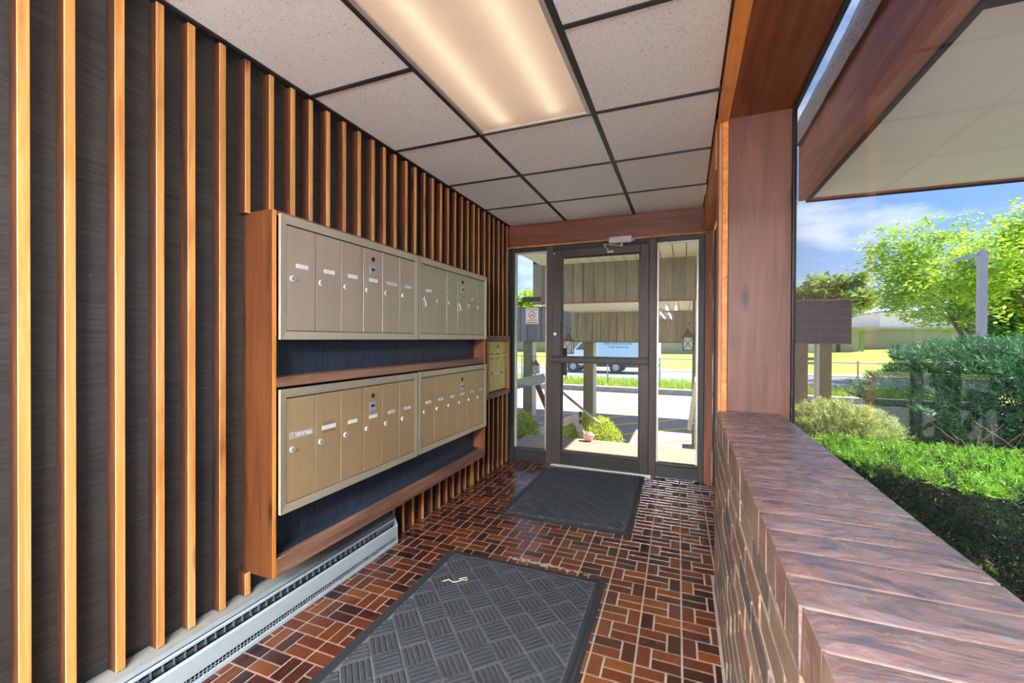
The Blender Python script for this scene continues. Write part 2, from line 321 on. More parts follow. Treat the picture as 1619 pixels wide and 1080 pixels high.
# ------------------------------------------------------------------ mesh helpers
class MB:
    def __init__(s): s.v = []; s.f = []; s.mi = []; s.tone = None
    def add(s, vs, fs, mi=0):
        b = len(s.v); s.v += [tuple(q) for q in vs]; s.f += [tuple(b+i for i in q) for q in fs]; s.mi += [mi]*len(fs); return s
    def box(s, x0, x1, y0, y1, z0, z1, mi=0, mis=None):
        b = len(s.v)
        s.v += [(x0, y0, z0), (x1, y0, z0), (x1, y1, z0), (x0, y1, z0), (x0, y0, z1), (x1, y0, z1), (x1, y1, z1), (x0, y1, z1)]
        fs = [(0, 3, 2, 1), (4, 5, 6, 7), (0, 1, 5, 4), (1, 2, 6, 5), (2, 3, 7, 6), (3, 0, 4, 7)]  # -z +z -y +x +y -x
        s.f += [tuple(b+i for i in q) for q in fs]; s.mi += (mis or [mi]*6); return s
    def obox(s, p0, p1, wid, hei, up=(0, 0, 1), mi=0):
        p0 = Vector(p0); p1 = Vector(p1); d = (p1-p0).normalized(); u = Vector(up); sd = d.cross(u)
        if sd.length < 1e-4: sd = d.cross(Vector((1, 0, 0)))
        sd.normalize(); u = sd.cross(d).normalized(); a = sd*wid/2; b = u*hei/2
        vs = [p0-a-b, p0+a-b, p0+a+b, p0-a+b, p1-a-b, p1+a-b, p1+a+b, p1-a+b]
        return s.add(vs, [(3, 2, 1, 0), (4, 5, 6, 7), (0, 1, 5, 4), (1, 2, 6, 5), (2, 3, 7, 6), (3, 0, 4, 7)], mi)
    def tube(s, pts, rad, n=8, mi=0, cap=True):
        pts = [Vector(p) for p in pts]
        if not isinstance(rad, (list, tuple)): rad = [rad]*len(pts)
        b = len(s.v); prev = None
        for i, p in enumerate(pts):
            d = (pts[min(i+1, len(pts)-1)]-pts[max(i-1, 0)])
            d = d.normalized() if d.length > 1e-9 else Vector((0, 0, 1))
            if prev is None:
                a = d.orthogonal().normalized()
            else:
                a = prev - d*prev.dot(d); a = a.normalized() if a.length > 1e-6 else d.orthogonal().normalized()
            prev = a; c = d.cross(a)
            for k in range(n):
                t = 2*PI*k/n; q = p+(a*math.cos(t)+c*math.sin(t))*rad[i]; s.v.append(tuple(q))
        for i in range(len(pts)-1):
            for k in range(n):
                k2 = (k+1) % n; s.f.append((b+i*n+k, b+i*n+k2, b+(i+1)*n+k2, b+(i+1)*n+k)); s.mi.append(mi)
        if cap:
            s.f.append(tuple(b+k for k in reversed(range(n)))); s.mi.append(mi)
            e = b+(len(pts)-1)*n; s.f.append(tuple(e+k for k in range(n))); s.mi.append(mi)
        return s
    def prism(s, poly, axis, a0, a1, mi=0):
        # poly: list of 2D points; axis: extrude axis index; other axes in order
        o = [i for i in range(3) if i != axis]
        def P(q, a):
            r = [0, 0, 0]; r[axis] = a; r[o[0]] = q[0]; r[o[1]] = q[1]; return tuple(r)
        n = len(poly); vs = [P(q, a0) for q in poly]+[P(q, a1) for q in poly]
        fs = [tuple(range(n)), tuple(range(2*n-1, n-1, -1))]+[(i, i+n, (i+1) % n+n, (i+1) % n) for i in range(n)]
        return s.add(vs, fs, mi)
    def mesh(s, name, mats, origin=(0, 0, 0), smooth=False):
        me = bpy.data.meshes.new(name); o = origin
        me.from_pydata([(v[0]-o[0], v[1]-o[1], v[2]-o[2]) for v in s.v], [], s.f)
        if not isinstance(mats, (list, tuple)): mats = [mats]
        for m in mats: me.materials.append(M[m] if isinstance(m, str) else m)
        if len(mats) > 1: me.polygons.foreach_set('material_index', s.mi)
        if s.tone is not None:
            a = me.attributes.new('tone', 'FLOAT', 'FACE'); a.data.foreach_set('value', s.tone)
        if smooth: me.polygons.foreach_set('use_smooth', [True]*len(me.polygons))
        me.validate(); me.update(); return me
    def build(s, name, mats, parent=None, origin=None, smooth=False, bevel=0, recalc=False):
        if origin is None:
            xs = [v[0] for v in s.v]; ys = [v[1] for v in s.v]; zs = [v[2] for v in s.v]
            origin = ((min(xs)+max(xs))/2, (min(ys)+max(ys))/2, min(zs))
        me = s.mesh(name, mats, origin, smooth)
        return link(name, me, parent, origin, bevel)

def link(name, me, parent=None, loc=(0, 0, 0), bevel=0):
    o = bpy.data.objects.new(name, me); col.objects.link(o)
    loc = Vector(loc)
    if parent is not None:
        o.parent = parent
        loc = loc - wloc(parent)
    o.location = loc
    if bevel:
        b = o.modifiers.new('bevel', 'BEVEL'); b.width = bevel; b.segments = 2; b.limit_method = 'ANGLE'
    return o
def wloc(o):
    v = Vector((0, 0, 0))
    while o is not None:
        v += o.location; o = o.parent
    return v
def empty(name, loc=(0, 0, 0)):
    o = bpy.data.objects.new(name, None); col.objects.link(o); o.location = loc; o.empty_display_size = .05; return o
def tag(o, label, cat, group=None, kind=None):
    o['label'] = label; o['category'] = cat
    if group: o['group'] = group
    if kind: o['kind'] = kind
    return o
def copytree(o, parent=None, name=None):
    c = o.copy(); col.objects.link(c); c.parent = parent
    for ch in list(o.children): copytree(ch, c)
    return c
def bx(name, mat, parent, *a, bevel=0):
    return MB().box(*a).build(name, mat, parent, bevel=bevel)

# ================================================================== ROOM SHELL
XW, XB_ = -1.628, -1.5845          # left wall plane, batten fronts
YE, ZC = 3.862, 2.2816             # end wall, ceiling
YB = -5.7                          # hall end behind the camera
Y0C, U = 1.4604, .6096             # ceiling grid phase, module
XTB = -.4136; XTA = XTB-U; XR = .1428

# ---- left wall with its battens
wl = tag(MB().box(XW-.12, XW, YB, YE+.12, 0, 2.5).build('wall_left', 'ply'), 'dark stained plywood wall with upright cedar battens', 'wall', kind='structure')
BD, BWd = XB_-XW, .0235
def batten(y, z0, z1, lean=0.0):
    key = (round(z1-z0, 3),)
    if key not in batten.cache:
        h = z1-z0
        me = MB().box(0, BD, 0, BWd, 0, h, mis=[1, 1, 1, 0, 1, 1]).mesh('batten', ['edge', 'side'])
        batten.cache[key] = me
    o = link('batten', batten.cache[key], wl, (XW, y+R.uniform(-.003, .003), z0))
    o.scale = (R.uniform(.94, 1.03), R.uniform(.9, 1.1), 1)
    if lean: o.rotation_euler = (lean, 0, 0)
    b = o.modifiers.new('bevel', 'BEVEL'); b.width = .0016; b.segments = 1
    return o
batten.cache = {}
ZT = ZC-.012
CAB0, CAB1 = 1.176, 3.066
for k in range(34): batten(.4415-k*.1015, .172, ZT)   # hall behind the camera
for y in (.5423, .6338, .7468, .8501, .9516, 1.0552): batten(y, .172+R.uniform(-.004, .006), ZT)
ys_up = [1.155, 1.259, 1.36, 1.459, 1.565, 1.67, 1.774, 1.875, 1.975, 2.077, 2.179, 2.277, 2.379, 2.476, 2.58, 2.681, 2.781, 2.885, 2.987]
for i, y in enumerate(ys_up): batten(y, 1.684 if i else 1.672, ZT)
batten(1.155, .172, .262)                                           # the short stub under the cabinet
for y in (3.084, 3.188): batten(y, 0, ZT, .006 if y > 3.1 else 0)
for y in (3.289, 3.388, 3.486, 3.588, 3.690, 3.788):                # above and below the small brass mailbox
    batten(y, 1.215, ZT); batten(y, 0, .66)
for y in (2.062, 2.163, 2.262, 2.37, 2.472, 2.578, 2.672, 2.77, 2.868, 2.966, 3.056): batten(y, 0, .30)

# ---- hall end, right-hand hall wall, roof slab
tag(MB().box(XW, .46, YB-.1, YB, 0, 2.5).build('wall_back', 'whitewall'), 'pale painted wall at the hall end behind the viewer', 'wall', kind='structure')
tag(MB().box(XW-.12, .468, YB-.1, YE+.12, ZC+.24, ZC+.34).build('roof_deck', 'roofmat'), 'flat board roof deck above the entry ceiling', 'roof', kind='structure')

# ---- ceiling: tiles and black tees, each its own piece
ce = tag(MB().box(XB_, XR, YB, YE, ZC+.16, ZC+.17).build('ceiling', 'darkvoid'), 'suspended ceiling of white acoustic tiles in black tees', 'ceiling', kind='structure')
FIX = []                                                             # rows the light fixtures take in the middle column
rows = [Y0C+k*U for k in range(-12, 5)]
yedges = [YB]+[r for r in rows if YB < r < YE]+[YE]
def ctile(x0, x1, y0, y1):
    g = .010
    MB().box(x0+g, x1-g, y0+g, y1-g, ZC-.002, ZC+.014).build('ceiling_tile', 'ctile', ce)
LIGHT_Y = (Y0C+U-4*U/2, Y0C+U)                                       # 0.85 .. 2.07
HALL_LIGHTS = []
def inlight(y0, y1):
    m = (y0+y1)/2
    return LIGHT_Y[0] < m < LIGHT_Y[1] or any(a < m < b for a, b in HALL_LIGHTS)
for a, b in zip(yedges[:-1], yedges[1:]):
    ctile(XB_, XTA, a, b); ctile(XTB, XR, a, b)
    if not inlight(a, b): ctile(XTA, XTB, a, b)
def tee(x0, x1, y0, y1): MB().box(x0, x1, y0, y1, ZC-.006, ZC+.03).build('ceiling_tee', 'tee', ce)
for xx in (XTA, XTB): tee(xx-.0125, xx+.0125, YB, YE)
for yy in yedges[1:-1]:
    tee(XB_, XTA-.0125, yy-.011, yy+.011); tee(XTB+.0125, XR, yy-.011, yy+.011)
    if not inlight(yy-.02, yy+.02) or any(abs(yy-q) < .01 for p in [LIGHT_Y]+HALL_LIGHTS for q in p): tee(XTA+.0125, XTB-.0125, yy-.011, yy+.011)
tee(XB_-.004, XB_+.014, YB, YE)
MB().box(XW, XB_-.004, YB, YE, ZC+.001, ZC+.02).build('wall_angle', 'tee', ce)

def fixture(y0, y1, label, tubes):
    f = tag(empty('ceiling_light', ((XTA+XTB)/2, (y0+y1)/2, ZC)), label, 'ceiling light')
    a, b, g = XTA+.014, XTB-.014, .014
    h = MB(); t = .008
    h.box(a, b, y0+g, y1-g, ZC+.125, ZC+.133); h.box(a, a+t, y0+g, y1-g, ZC, ZC+.125); h.box(b-t, b, y0+g, y1-g, ZC, ZC+.125)
    h.box(a+t, b-t, y0+g, y0+g+t, ZC, ZC+.125); h.box(a+t, b-t, y1-g-t, y1-g, ZC, ZC+.125)
    h.build('housing', 'whitepaint', f)
    fr = MB()
    fr.box(a-.002, a+.016, y0+g-.002, y1-g+.002, ZC-.010, ZC-.001); fr.box(b-.016, b+.002, y0+g-.002, y1-g+.002, ZC-.010, ZC-.001)
    fr.box(a+.016, b-.016, y0+g-.002, y0+g+.012, ZC-.010, ZC-.001); fr.box(a+.016, b-.016, y1-g-.012, y1-g+.002, ZC-.010, ZC-.001)
    fr.build('lens_frame', 'alu_light', f)
    # lens sags a little in the middle
    ln = MB(); nx, ny = 10, 16
    for j in range(ny+1):
        for i in range(nx+1):
            u, v_ = i/nx, j/ny; sag = .010*math.sin(PI*u)*math.sin(PI*v_)**.5 if 0 < v_ < 1 else 0
            ln.v.append((a+.014+u*(b-a-.028), y0+g+.010+v_*(y1-y0-2*g-.020), ZC-.0005-sag))
    for j in range(ny):
        for i in range(nx):
            q = j*(nx+1)+i; ln.f.append((q, q+nx+1, q+nx+2, q+1)); ln.mi.append(0)
    ln.build('lens', 'lens', f, smooth=True)
    for xx in tubes:
        MB().tube([(xx, y0+.05, ZC+.042), (xx, y1-.07, ZC+.042)], .019, 12).build('fluorescent_tube', 'tube', f, smooth=True)
    return f
fixture(*LIGHT_Y, 'warm recessed fluorescent ceiling light over the mats', (XTA+.17, XTB-.17))
def fill_strip_light(xc, a, b, drop, label, glow='filltube'):  # invented fill light, out of view, added to brighten the interior
    zt = ZC-drop; f = tag(empty('fill_strip_light', (xc, (a+b)/2, zt-.09)), label, 'ceiling light', 'unseen fill lights added behind the viewer')
    MB().box(xc-.06, xc+.06, a, b, zt-.055, zt).build('channel', 'whitepaint', f, bevel=.004)
    for yy in (a+.15, b-.15): MB().tube([(xc, yy, zt), (xc, yy, ZC-.002)], .004, 6).build('hanging_rod', 'galv', f)
    for sg_ in (-1, 1):
        for yy in (a, b-.02): MB().box(xc+sg_*.085-.018, xc+sg_*.085+.018, yy, yy+.02, zt-.075, zt-.005).build('lamp_holder', 'whitepaint', f)
        MB().tube([(xc+sg_*.085, a+.02, zt-.045), (xc+sg_*.085, b-.02, zt-.045)], .019, 10).build('fluorescent_tube', glow, f, smooth=True)
fill_strip_light(-.25, -1.75, -.55, .42, 'added unseen fill light with bare tubes just behind the viewer', 'nearfilltube')
fill_strip_light(-.45, -3.75, -2.55, .42, 'added unseen fill light with bare tubes halfway down the hall behind the viewer')
fill_strip_light(-.45, -5.45, -4.25, .42, 'added unseen fill light with bare tubes at the far hall end behind the viewer')

# ---- header beam, right-hand trim and soffit, pillar, side door
bh = tag(MB().box(XB_-.03, XR+.02, YE-.002, YE+.09, 2.074, ZC+.10).build('beam_header', 'beam', bevel=.003), 'reddish stained header beam above the entrance door', 'beam', kind='structure')
MB().box(XB_-.03, XR+.015, YE-.004, YE+.088, 2.064, 2.0735).build('beam_lit_edge', 'orange', bh)  # strip whose orange colour stands in for the lit beam underside
tag(MB().box(XR, .189, YB, 2.275, 2.226, ZC+.03).build('trim_1', 'orange', bevel=.002), 'orange cedar trim strip along the ceiling edge by the window', 'trim', kind='structure')
tag(MB().box(.187, .452, YB, 2.285, 2.236, 2.275).build('trim_2', 'soffitwood'), 'knotty redwood soffit board above the big window', 'trim', kind='structure')
tag(MB().box(XR, .215, 2.46, YE, 2.072, ZC+.05).build('trim_3', 'orange', bevel=.002), 'orange cedar header above the dark side door', 'trim', kind='structure')
pl = tag(empty('pillar', (.32, 2.37, 0)), 'thick reddish brown cedar post standing at the brick wall end', 'pillar', kind='structure')
MB().box(.189, .449, 2.275, 2.46, 0, 2.24).build('post', 'pillar', pl, bevel=.004)
MB().box(.1645, .189, 2.278, 2.45, 0, 2.26).build('casing_board', 'orange', pl, bevel=.002)
MB().box(.1495, .1645, 2.282, 2.44, 0, 2.26).build('casing_board', 'casing', pl, bevel=.002)
tag(MB().box(.152, .214, 3.83, YE+.06, 0, 2.072).build('trim_4', 'jambwood', bevel=.002), 'upright brown cedar jamb board right of the glass entrance', 'trim', kind='structure')
d2 = tag(empty('door_2', (.23, 3.15, 0)), 'dark navy side door between the cedar post and the entrance', 'door', kind='structure')
MB().box(.222, .255, 2.47, 3.83, .01, 2.068).build('door_slab', 'darkdoor', d2)
MB().box(.216, .224, 2.462, 2.50, .0, 2.068).build('door_stop', 'alu_dark', d2)
MB().box(.216, .224, 3.79, 3.83, .0, 2.068).build('door_stop', 'alu_dark', d2)
tag(MB().box(.256, .449, 2.462, YE+.12, -.6, ZC+.24).build('wall_outer', 'siding2'), 'grey outer wall section behind the side door', 'wall', kind='structure')

# ---- floor: grout bed, basket tiles
fl = tag(MB().box(XW, .256, YB, YE+.06, -.06, -.0025).build('floor', 'grout'), 'brown glazed paver floor in a basket pattern with pale grout', 'floor', kind='structure')
SH = .0140; TW, TC = .0540, .1620; JT = .0062
def tile_list():
    T = []
    s0 = -1.4765+.0
    for c in range(-2, 11):
        cs = s0+c*TC
        for r in range(-75, 19):
            t0 = 2.1515+r*2*TW - .0
            flip = (r+c) % 2
            if flip: T += [(cs, cs+TW, t0, t0+2*TW), (cs+TW, cs+3*TW, t0, t0+TW), (cs+TW, cs+3*TW, t0+TW, t0+2*TW)]
            else: T += [(cs, cs+2*TW, t0, t0+TW), (cs, cs+2*TW, t0+TW, t0+2*TW), (cs+2*TW, cs+3*TW, t0, t0+2*TW)]
    out_ = []
    for x0, x1, y0, y1 in T:
        x0 += JT/2; x1 -= JT/2; y0 += JT/2; y1 -= JT/2
        off = -SH*((y0+y1)/2-3.0)
        xmin, xmax = XW+.012-off, .222-off
        if (y0+y1)/2 < 2.27: xmax = .132-off
        if y0 > YE+.03 or y1 < YB+.05: continue
        y1 = min(y1, YE+.045); y0 = max(y0, YB+.01)
        if (y0+y1)/2 > 2.27 and y0 < 2.30 and x1 > .13-off: x1 = min(x1, .132-off)
        x0 = max(x0, xmin); x1 = min(x1, xmax)
        if x1-x0 < .012 or y1-y0 < .012: continue
        out_.append((x0, x1, y0, y1))
    return out_
def tile_geo(mb, x0, x1, y0, y1, ch=.0013):
    z0, z1 = -.0045, 0
    mb.add([(x0, y0, z0), (x1, y0, z0), (x1, y1, z0), (x0, y1, z0), (x0+ch, y0+ch, z1), (x1-ch, y0+ch, z1), (x1-ch, y1-ch, z1), (x0+ch, y1-ch, z1)],
           [(4, 5, 6, 7), (0, 1, 5, 4), (1, 2, 6, 5), (2, 3, 7, 6), (3, 0, 4, 7)])
tl = tile_list()
MATS = [(-1.215, -.335, 1.05, 2.10), (-1.17, -.30, 2.63, 3.86)]
def seen(t):
    x, y = (t[0]+t[1])/2-SH*((t[2]+t[3])/2-3), (t[2]+t[3])/2
    if any(a-.02 < x < b+.02 and c-.02 < y < d+.02 for a, b, c, d in MATS): return False
    if x < -1.535 and y < 2.05: return False
    c_, s_ = math.cos(.3833), math.sin(.3833); f_ = -s_*x+c_*y
    if f_ < .3: return False
    u, v_ = 809.5+676*(c_*x+s_*y)/f_, 540+676*CAMZ/f_
    return 150 < u < 1135 and v_ < 1085
def dist(t): return math.hypot((t[0]+t[1])/2, (t[2]+t[3])/2)
vis = sorted([t for t in tl if seen(t)], key=dist)
near = vis[:300]; nearset = set(near); rest = [t for t in tl if t not in nearset]
cache = {}
for t in near:
    key = (round(t[1]-t[0], 4), round(t[3]-t[2], 4))
    if key not in cache:
        m = MB(); tile_geo(m, -key[0]/2, key[0]/2, -key[1]/2, key[1]/2); cache[key] = m.mesh('tile', 'tile')
    cx, cy = (t[0]+t[1])/2, (t[2]+t[3])/2
    o = link('tile', cache[key], fl, (cx-SH*(cy-3), cy+SH*cx*.6, R.uniform(-.0006, .0006)))
    o.rotation_euler = (R.uniform(-.004, .004), R.uniform(-.004, .004), SH*.8)
m = MB(); m.tone = []
for t in rest:
    cx, cy = (t[0]+t[1])/2, (t[2]+t[3])/2; dx, dy = -SH*(cy-3), SH*cx*.6
    tile_geo(m, t[0]+dx, t[1]+dx, t[2]+dy, t[3]+dy); m.tone += [R.random()]*5
o = m.build('tiles', 'tilej', fl, origin=(0, 0, 0)); o['kind'] = 'stuff'
m = MB()                                                              # patch of spilt pale grout by the near mat
rr = random.Random(3)
for k in range(26):
    t = k/25; x = -.86+.42*t+rr.uniform(-.01, .01); y = 2.145-.012*t+rr.uniform(-.012, .012); r_ = rr.uniform(.005, .014)*(1.2-abs(t-.4))
    m.add([(x+r_*1.8*math.cos(a*PI/4)*rr.uniform(.6, 1.2), y+r_*math.sin(a*PI/4)*rr.uniform(.6, 1.2), .0012) for a in range(8)]+[(x, y, .003)], [(a, (a+1) % 8, 8) for a in range(8)])
m.build('grout_smear', 'grout', fl)
tag(MB().box(-1.155, -.262, YE-.012, YE+.05, 0, .014).build('trim_5', 'alu_light', bevel=.002), 'pale metal threshold under the glass entrance door', 'threshold', kind='structure')

# ---- low brick wall with rowlock coping
bw = tag(empty('wall_right', (.28, 0, 0)), 'low brick wall with a glazed brick coping under the big window', 'wall', kind='structure')
MB().box(.1455, .404, YB, 2.274, 0, .8455).build('mortar_core', 'mortar', bw)
CH, BLn, JB = .0745, .203, .014
ctop = .757
cz = [ctop-(k+1)*CH for k in range(11)]
bcache = {}
def brick(name, mat, x0, x1, y0, y1, z0, z1, tilt=.0025):
    key = (mat, round(x1-x0, 3), round(y1-y0, 3), round(z1-z0, 3))
    if key not in bcache:
        a, b, c = key[1:]
        bcache[key] = [MB().box(-a/2, a/2, -b/2, b/2, -c/2, c/2).mesh(name, mat)]
    o = link(name, bcache[key][0], bw, ((x0+x1)/2+R.uniform(-.002, .002), (y0+y1)/2, (z0+z1)/2))
    o.rotation_euler = (R.uniform(-tilt, tilt), R.uniform(-tilt, tilt), R.uniform(-tilt, tilt))
    q = o.modifiers.new('bevel', 'BEVEL'); q.width = .0035; q.segments = 2
    return o
for k, z0 in enumerate(cz):
    y = 2.268-(0 if k % 2 else BLn/2+JB/2)
    if k % 2 == 0: brick('brick', 'brick', .142, .25, y+JB/1, 2.268, max(z0+JB/2, .002), z0+CH-JB/2)
    while y > .05:
        brick('brick', 'brick', .142, .25, y-BLn, y, max(z0+JB/2, .002), z0+CH-JB/2); y -= BLn+JB
cmesh = []
for q_ in range(8):
    m = MB(); nx, ny = 14, 5; lx, ly, lz = .272, .0765, .087; sd = q_*3.7
    for j in range(ny+1):
        for i in range(nx+1):
            u_, v_ = i/nx, j/ny; ed = 1 if 0 < i < nx and 0 < j < ny else 0
            z = lz/2-(.0025 if not ed else 0)+ed*(.0035*noise.noise(Vector((u_*3.2+sd, v_*1.6, sd)))+.0018*noise.noise(Vector((u_*9, v_*4+sd, 2))))
            m.v.append((-lx/2+u_*lx+(0 if ed else .0), -ly/2+v_*ly, z))
    for j in range(ny):
        for i in range(nx):
            k = j*(nx+1)+i; m.f.append((k, k+1, k+nx+2, k+nx+1)); m.mi.append(0)
    rim = [i for i in range(nx+1)]+[j*(nx+1)+nx for j in range(1, ny+1)]+[ny*(nx+1)+i for i in range(nx-1, -1, -1)]+[j*(nx+1) for j in range(ny-1, 0, -1)]
    b0 = len(m.v)
    for k in rim: v0 = m.v[k]; m.v.append((v0[0]+.003*noise.noise(Vector((v0[1]*40, sd, 0))), v0[1], -lz/2))
    for k in range(len(rim)):
        k2 = (k+1) % len(rim); m.f.append((rim[k2], rim[k], b0+k, b0+k2)); m.mi.append(1 if abs(m.v[rim[k]][0]+lx/2) < 1e-6 and abs(m.v[rim[k2]][0]+lx/2) < 1e-6 else 0)
    cmesh.append(m.mesh('coping_brick', ['coping', 'brick']))
y = 2.272; CP = .0815
while y > -.15:
    o = link('coping_brick', R.choice(cmesh), bw, (.276+R.uniform(-.002, .002), y-CP/2, .8065)); o.rotation_euler = (R.uniform(-.004, .004), R.uniform(-.003, .003), R.uniform(-.012, .012)); y -= CP
o = MB().box(.139, .412, YB, -.16, 0, .85).build('brick_run', 'brick', bw)

# ---- end wall: aluminium shopfront
AL = tag(empty('trim_6', (-.69, YE+.05, 0)), 'dark bronze aluminium frame around the entrance door and sidelights', 'door frame', kind='structure')
y0, y1 = YE+.012, YE+.075
ZH = 2.068
for n_, a in (('jamb', (-1.600, -1.540)), ('mullion', (-1.213, -1.1515)), ('mullion', (-.2855, -.222)), ('jamb', (.106, .152))):
    MB().box(a[0], a[1], y0, y1, 0, ZH).build(n_, 'alu' if n_ == 'mullion' else 'alu_dark', AL, bevel=.003)
MB().box(-1.540, .106, y0+.006, y1-.006, 2.022, ZH).build('head', 'alu_dark', AL, bevel=.002)
for i, (a, b, lab) in enumerate(((-1.540, -1.213, 'narrow sidelight left of the entrance door with a no smoking sticker'), (-.222, .106, 'narrow sidelight right of the entrance door showing the hanging lantern'))):
    wn = tag(empty('window_%d' % (i+1), ((a+b)/2, YE+.05, 0)), lab, 'window', kind='structure')
    MB().box(a, b, y0+.004, y1-.004, 0, .105).build('bottom_rail', 'alu_dark', wn, bevel=.003)
    MB().box(a, b, y0+.018, y1-.004, .105, .128).build('glazing_stop', 'alu', wn, bevel=.002)
    for xa, xb in ((a, a+.014), (b-.014, b)): MB().box(xa, xb, y0+.02, y1-.01, .128, 2.022).build('glazing_bead', 'alu_light', wn)
    MB().box(a+.014, b-.014, y0+.02, y1-.01, 2.008, 2.022).build('glazing_bead', 'alu_light', wn)
    MB().box(a+.014, b-.014, YE+.046, YE+.051, .128, 2.008).build('pane', 'glass', wn)
dr = tag(empty('door_1', (-.72, YE+.05, .016)), 'bronze framed full glass entrance door with a push bar', 'door', kind='structure')
a, b = -1.151, -.286; dz0, dz1 = .020, 2.016; da, db = YE+.010, YE+.054
MB().box(a, a+.083, da, db, dz0, dz1).build('stile', 'alu', dr, bevel=.003)
MB().box(b-.076, b, da, db, dz0, dz1).build('stile', 'alu', dr, bevel=.003)
MB().box(a+.083, b-.076, da, db, 1.948, dz1).build('top_rail', 'alu', dr, bevel=.003)
MB().box(a+.083, b-.076, da, db, dz0, .122).build('bottom_rail', 'alu_dark', dr, bevel=.003)
MB().box(a+.083, b-.076, da+.012, db-.004, .122, .148).build('glazing_stop', 'alu', dr, bevel=.002)
for q in ((a+.083, a+.095), (b-.088, b-.076)): MB().box(q[0], q[1], da+.016, db-.006, .148, 1.948).build('glazing_bead', 'alu_dark', dr)
MB().box(a+.095, b-.088, da+.016, db-.006, 1.936, 1.948).build('glazing_bead', 'alu_dark', dr)
MB().box(a+.095, b-.088, YE+.034, YE+.039, .148, 1.936).build('pane', 'glass', dr)
pb = MB()
pb.box(a+.006, b-.004, da-.055, da-.040, .965, 1.030); pb.box(a+.006, b-.004, da-.062, da-.055, .966, .982); pb.box(a+.006, b-.004, da-.062, da-.055, 1.012, 1.028)
pbo = pb.build('push_bar', 'alu_dark', dr, bevel=.003)
MB().box(a+.006, b-.004, da-.0635, da-.0625, .9865, 1.008).build('bar_insert', 'alu', pbo)
MB().box(a+.010, a+.060, da-.040, da, .968, 1.026).build('bar_bracket', 'alu_dark', pbo); MB().box(b-.055, b-.008, da-.040, da, .968, 1.026).build('bar_bracket', 'alu_dark', pbo)
MB().tube([(a+.026, da-.008, 1.233), (a+.026, da+.002, 1.233)], .015, 16).build('lock_cylinder', 'chrome', dr)
MB().tube([(a+.012, da-.003, 1.985), (a+.012, da+.002, 1.985)], .007, 10).build('screw_cap', 'white_label', dr)
MB().box(a+.084, a+.125, YE+.056, YE+.080, .845, 1.10).build('outer_pull', 'alu', dr, bevel=.003)
cl = tag(empty('door_closer', (-.52, YE-.02, 2.04)), 'silver hydraulic door closer fixed above the entrance door', 'door closer')
cb = MB().box(-.625, -.425, YE-.052, YE-.004, 2.028, 2.088).build('closer_body', 'silver', cl, bevel=.008)
MB().tube([(-.425, YE-.028, 2.056), (-.402, YE-.028, 2.052)], [.022, .016], 12).build('valve_cap', 'silver', cl)
MB().tube([(-.515, YE-.028, 2.088), (-.515, YE-.028, 2.097)], .008, 10).build('top_screw', 'chrome', cl)
MB().tube([(-.515, YE-.028, 2.028), (-.515, YE-.028, 2.004)], .012, 10).build('spindle', 'silver', cl)
MB().obox((-.505, YE-.030, 2.003), (-.662, YE-.075, 2.020), .018, .008).build('main_arm', 'silver', cl, bevel=.001)
MB().obox((-.662, YE-.075, 2.014), (-.628, YE-.010, 1.972), .014, .008).build('fore_arm', 'silver', cl, bevel=.001)
MB().box(-.645, -.590, YE-.002, YE+.010, 1.958, 1.976).build('arm_shoe', 'silver', cl, bevel=.001)

# ---- stickers on the sidelight
ys = YE+.0455
sg = tag(empty('no_smoking_sticker', (-1.368, ys, 1.33)), 'white no smoking sticker with red ring on the left sidelight', 'sticker')
MB().box(-1.432, -1.304, ys-.0012, ys, 1.330, 1.486).build('paper', 'white_label', sg)
ring = MB(); nseg = 40; cx, cz_ = -1.368, 1.418
for k in range(nseg):
    t = 2*PI*k/nseg
    for r_ in (.030, .037): ring.v.append((cx+r_*math.cos(t), ys-.002, cz_+r_*math.sin(t)))
for k in range(nseg):
    q = 2*k; q2 = 2*((k+1) % nseg); ring.f.append((q, q2, q2+1, q+1)); ring.mi.append(0)
c_, s_ = math.cos(PI/4), math.sin(PI/4)
ring.add([(cx-.034*c_-.003*s_, ys-.002, cz_-.034*s_+.003*c_), (cx-.034*c_+.003*s_, ys-.002, cz_-.034*s_-.003*c_), (cx+.034*c_+.003*s_, ys-.002, cz_+.034*s_-.003*c_), (cx+.034*c_-.003*s_, ys-.002, cz_+.034*s_+.003*c_)], [(0, 1, 2, 3)])
ring.build('red_ring', 'nosmoke_red', sg)
MB().box(cx-.022, cx+.004, ys-.0018, ys-.0014, cz_-.007, cz_-.001).build('cigarette', 'sign_print', sg); MB().box(cx+.004, cx+.020, ys-.0018, ys-.0014, cz_-.008, cz_-.001).build('cigarette_filter', 'sign_black', sg)
def fontobj(name, txt, size, mat, parent, loc, rot, align='CENTER', ext=.0002):
    cu = bpy.data.curves.new(name, 'FONT'); cu.body = txt; cu.size = size; cu.align_x = align; cu.align_y = 'CENTER'; cu.extrude = ext
    cu.materials.append(M[mat]); o = bpy.data.objects.new(name, cu); col.objects.link(o); o.rotation_euler = rot
    if parent: o.parent = parent; loc = Vector(loc)-wloc(parent)
    o.location = loc; return o
MB().box(-1.424, -1.312, ys-.0018, ys-.0014, 1.463, 1.474).build('print_line', 'sign_print', sg)
MB().box(-1.420, -1.316, ys-.0018, ys-.0014, 1.362, 1.372).build('print_line', 'sign_print', sg)
MB().box(-1.426, -1.312, ys-.0018, ys-.0014, 1.336, 1.352).build('print_band', 'sign_tan', sg)
bk = tag(empty('black_sticker', (-1.373, ys, 1.545)), 'narrow black strip sticker above the no smoking sign', 'sticker')
MB().box(-1.468, -1.278, ys-.0012, ys, 1.545, 1.590).build('strip', 'sign_black', bk)
m = MB(); rr = random.Random(8); x = -1.46
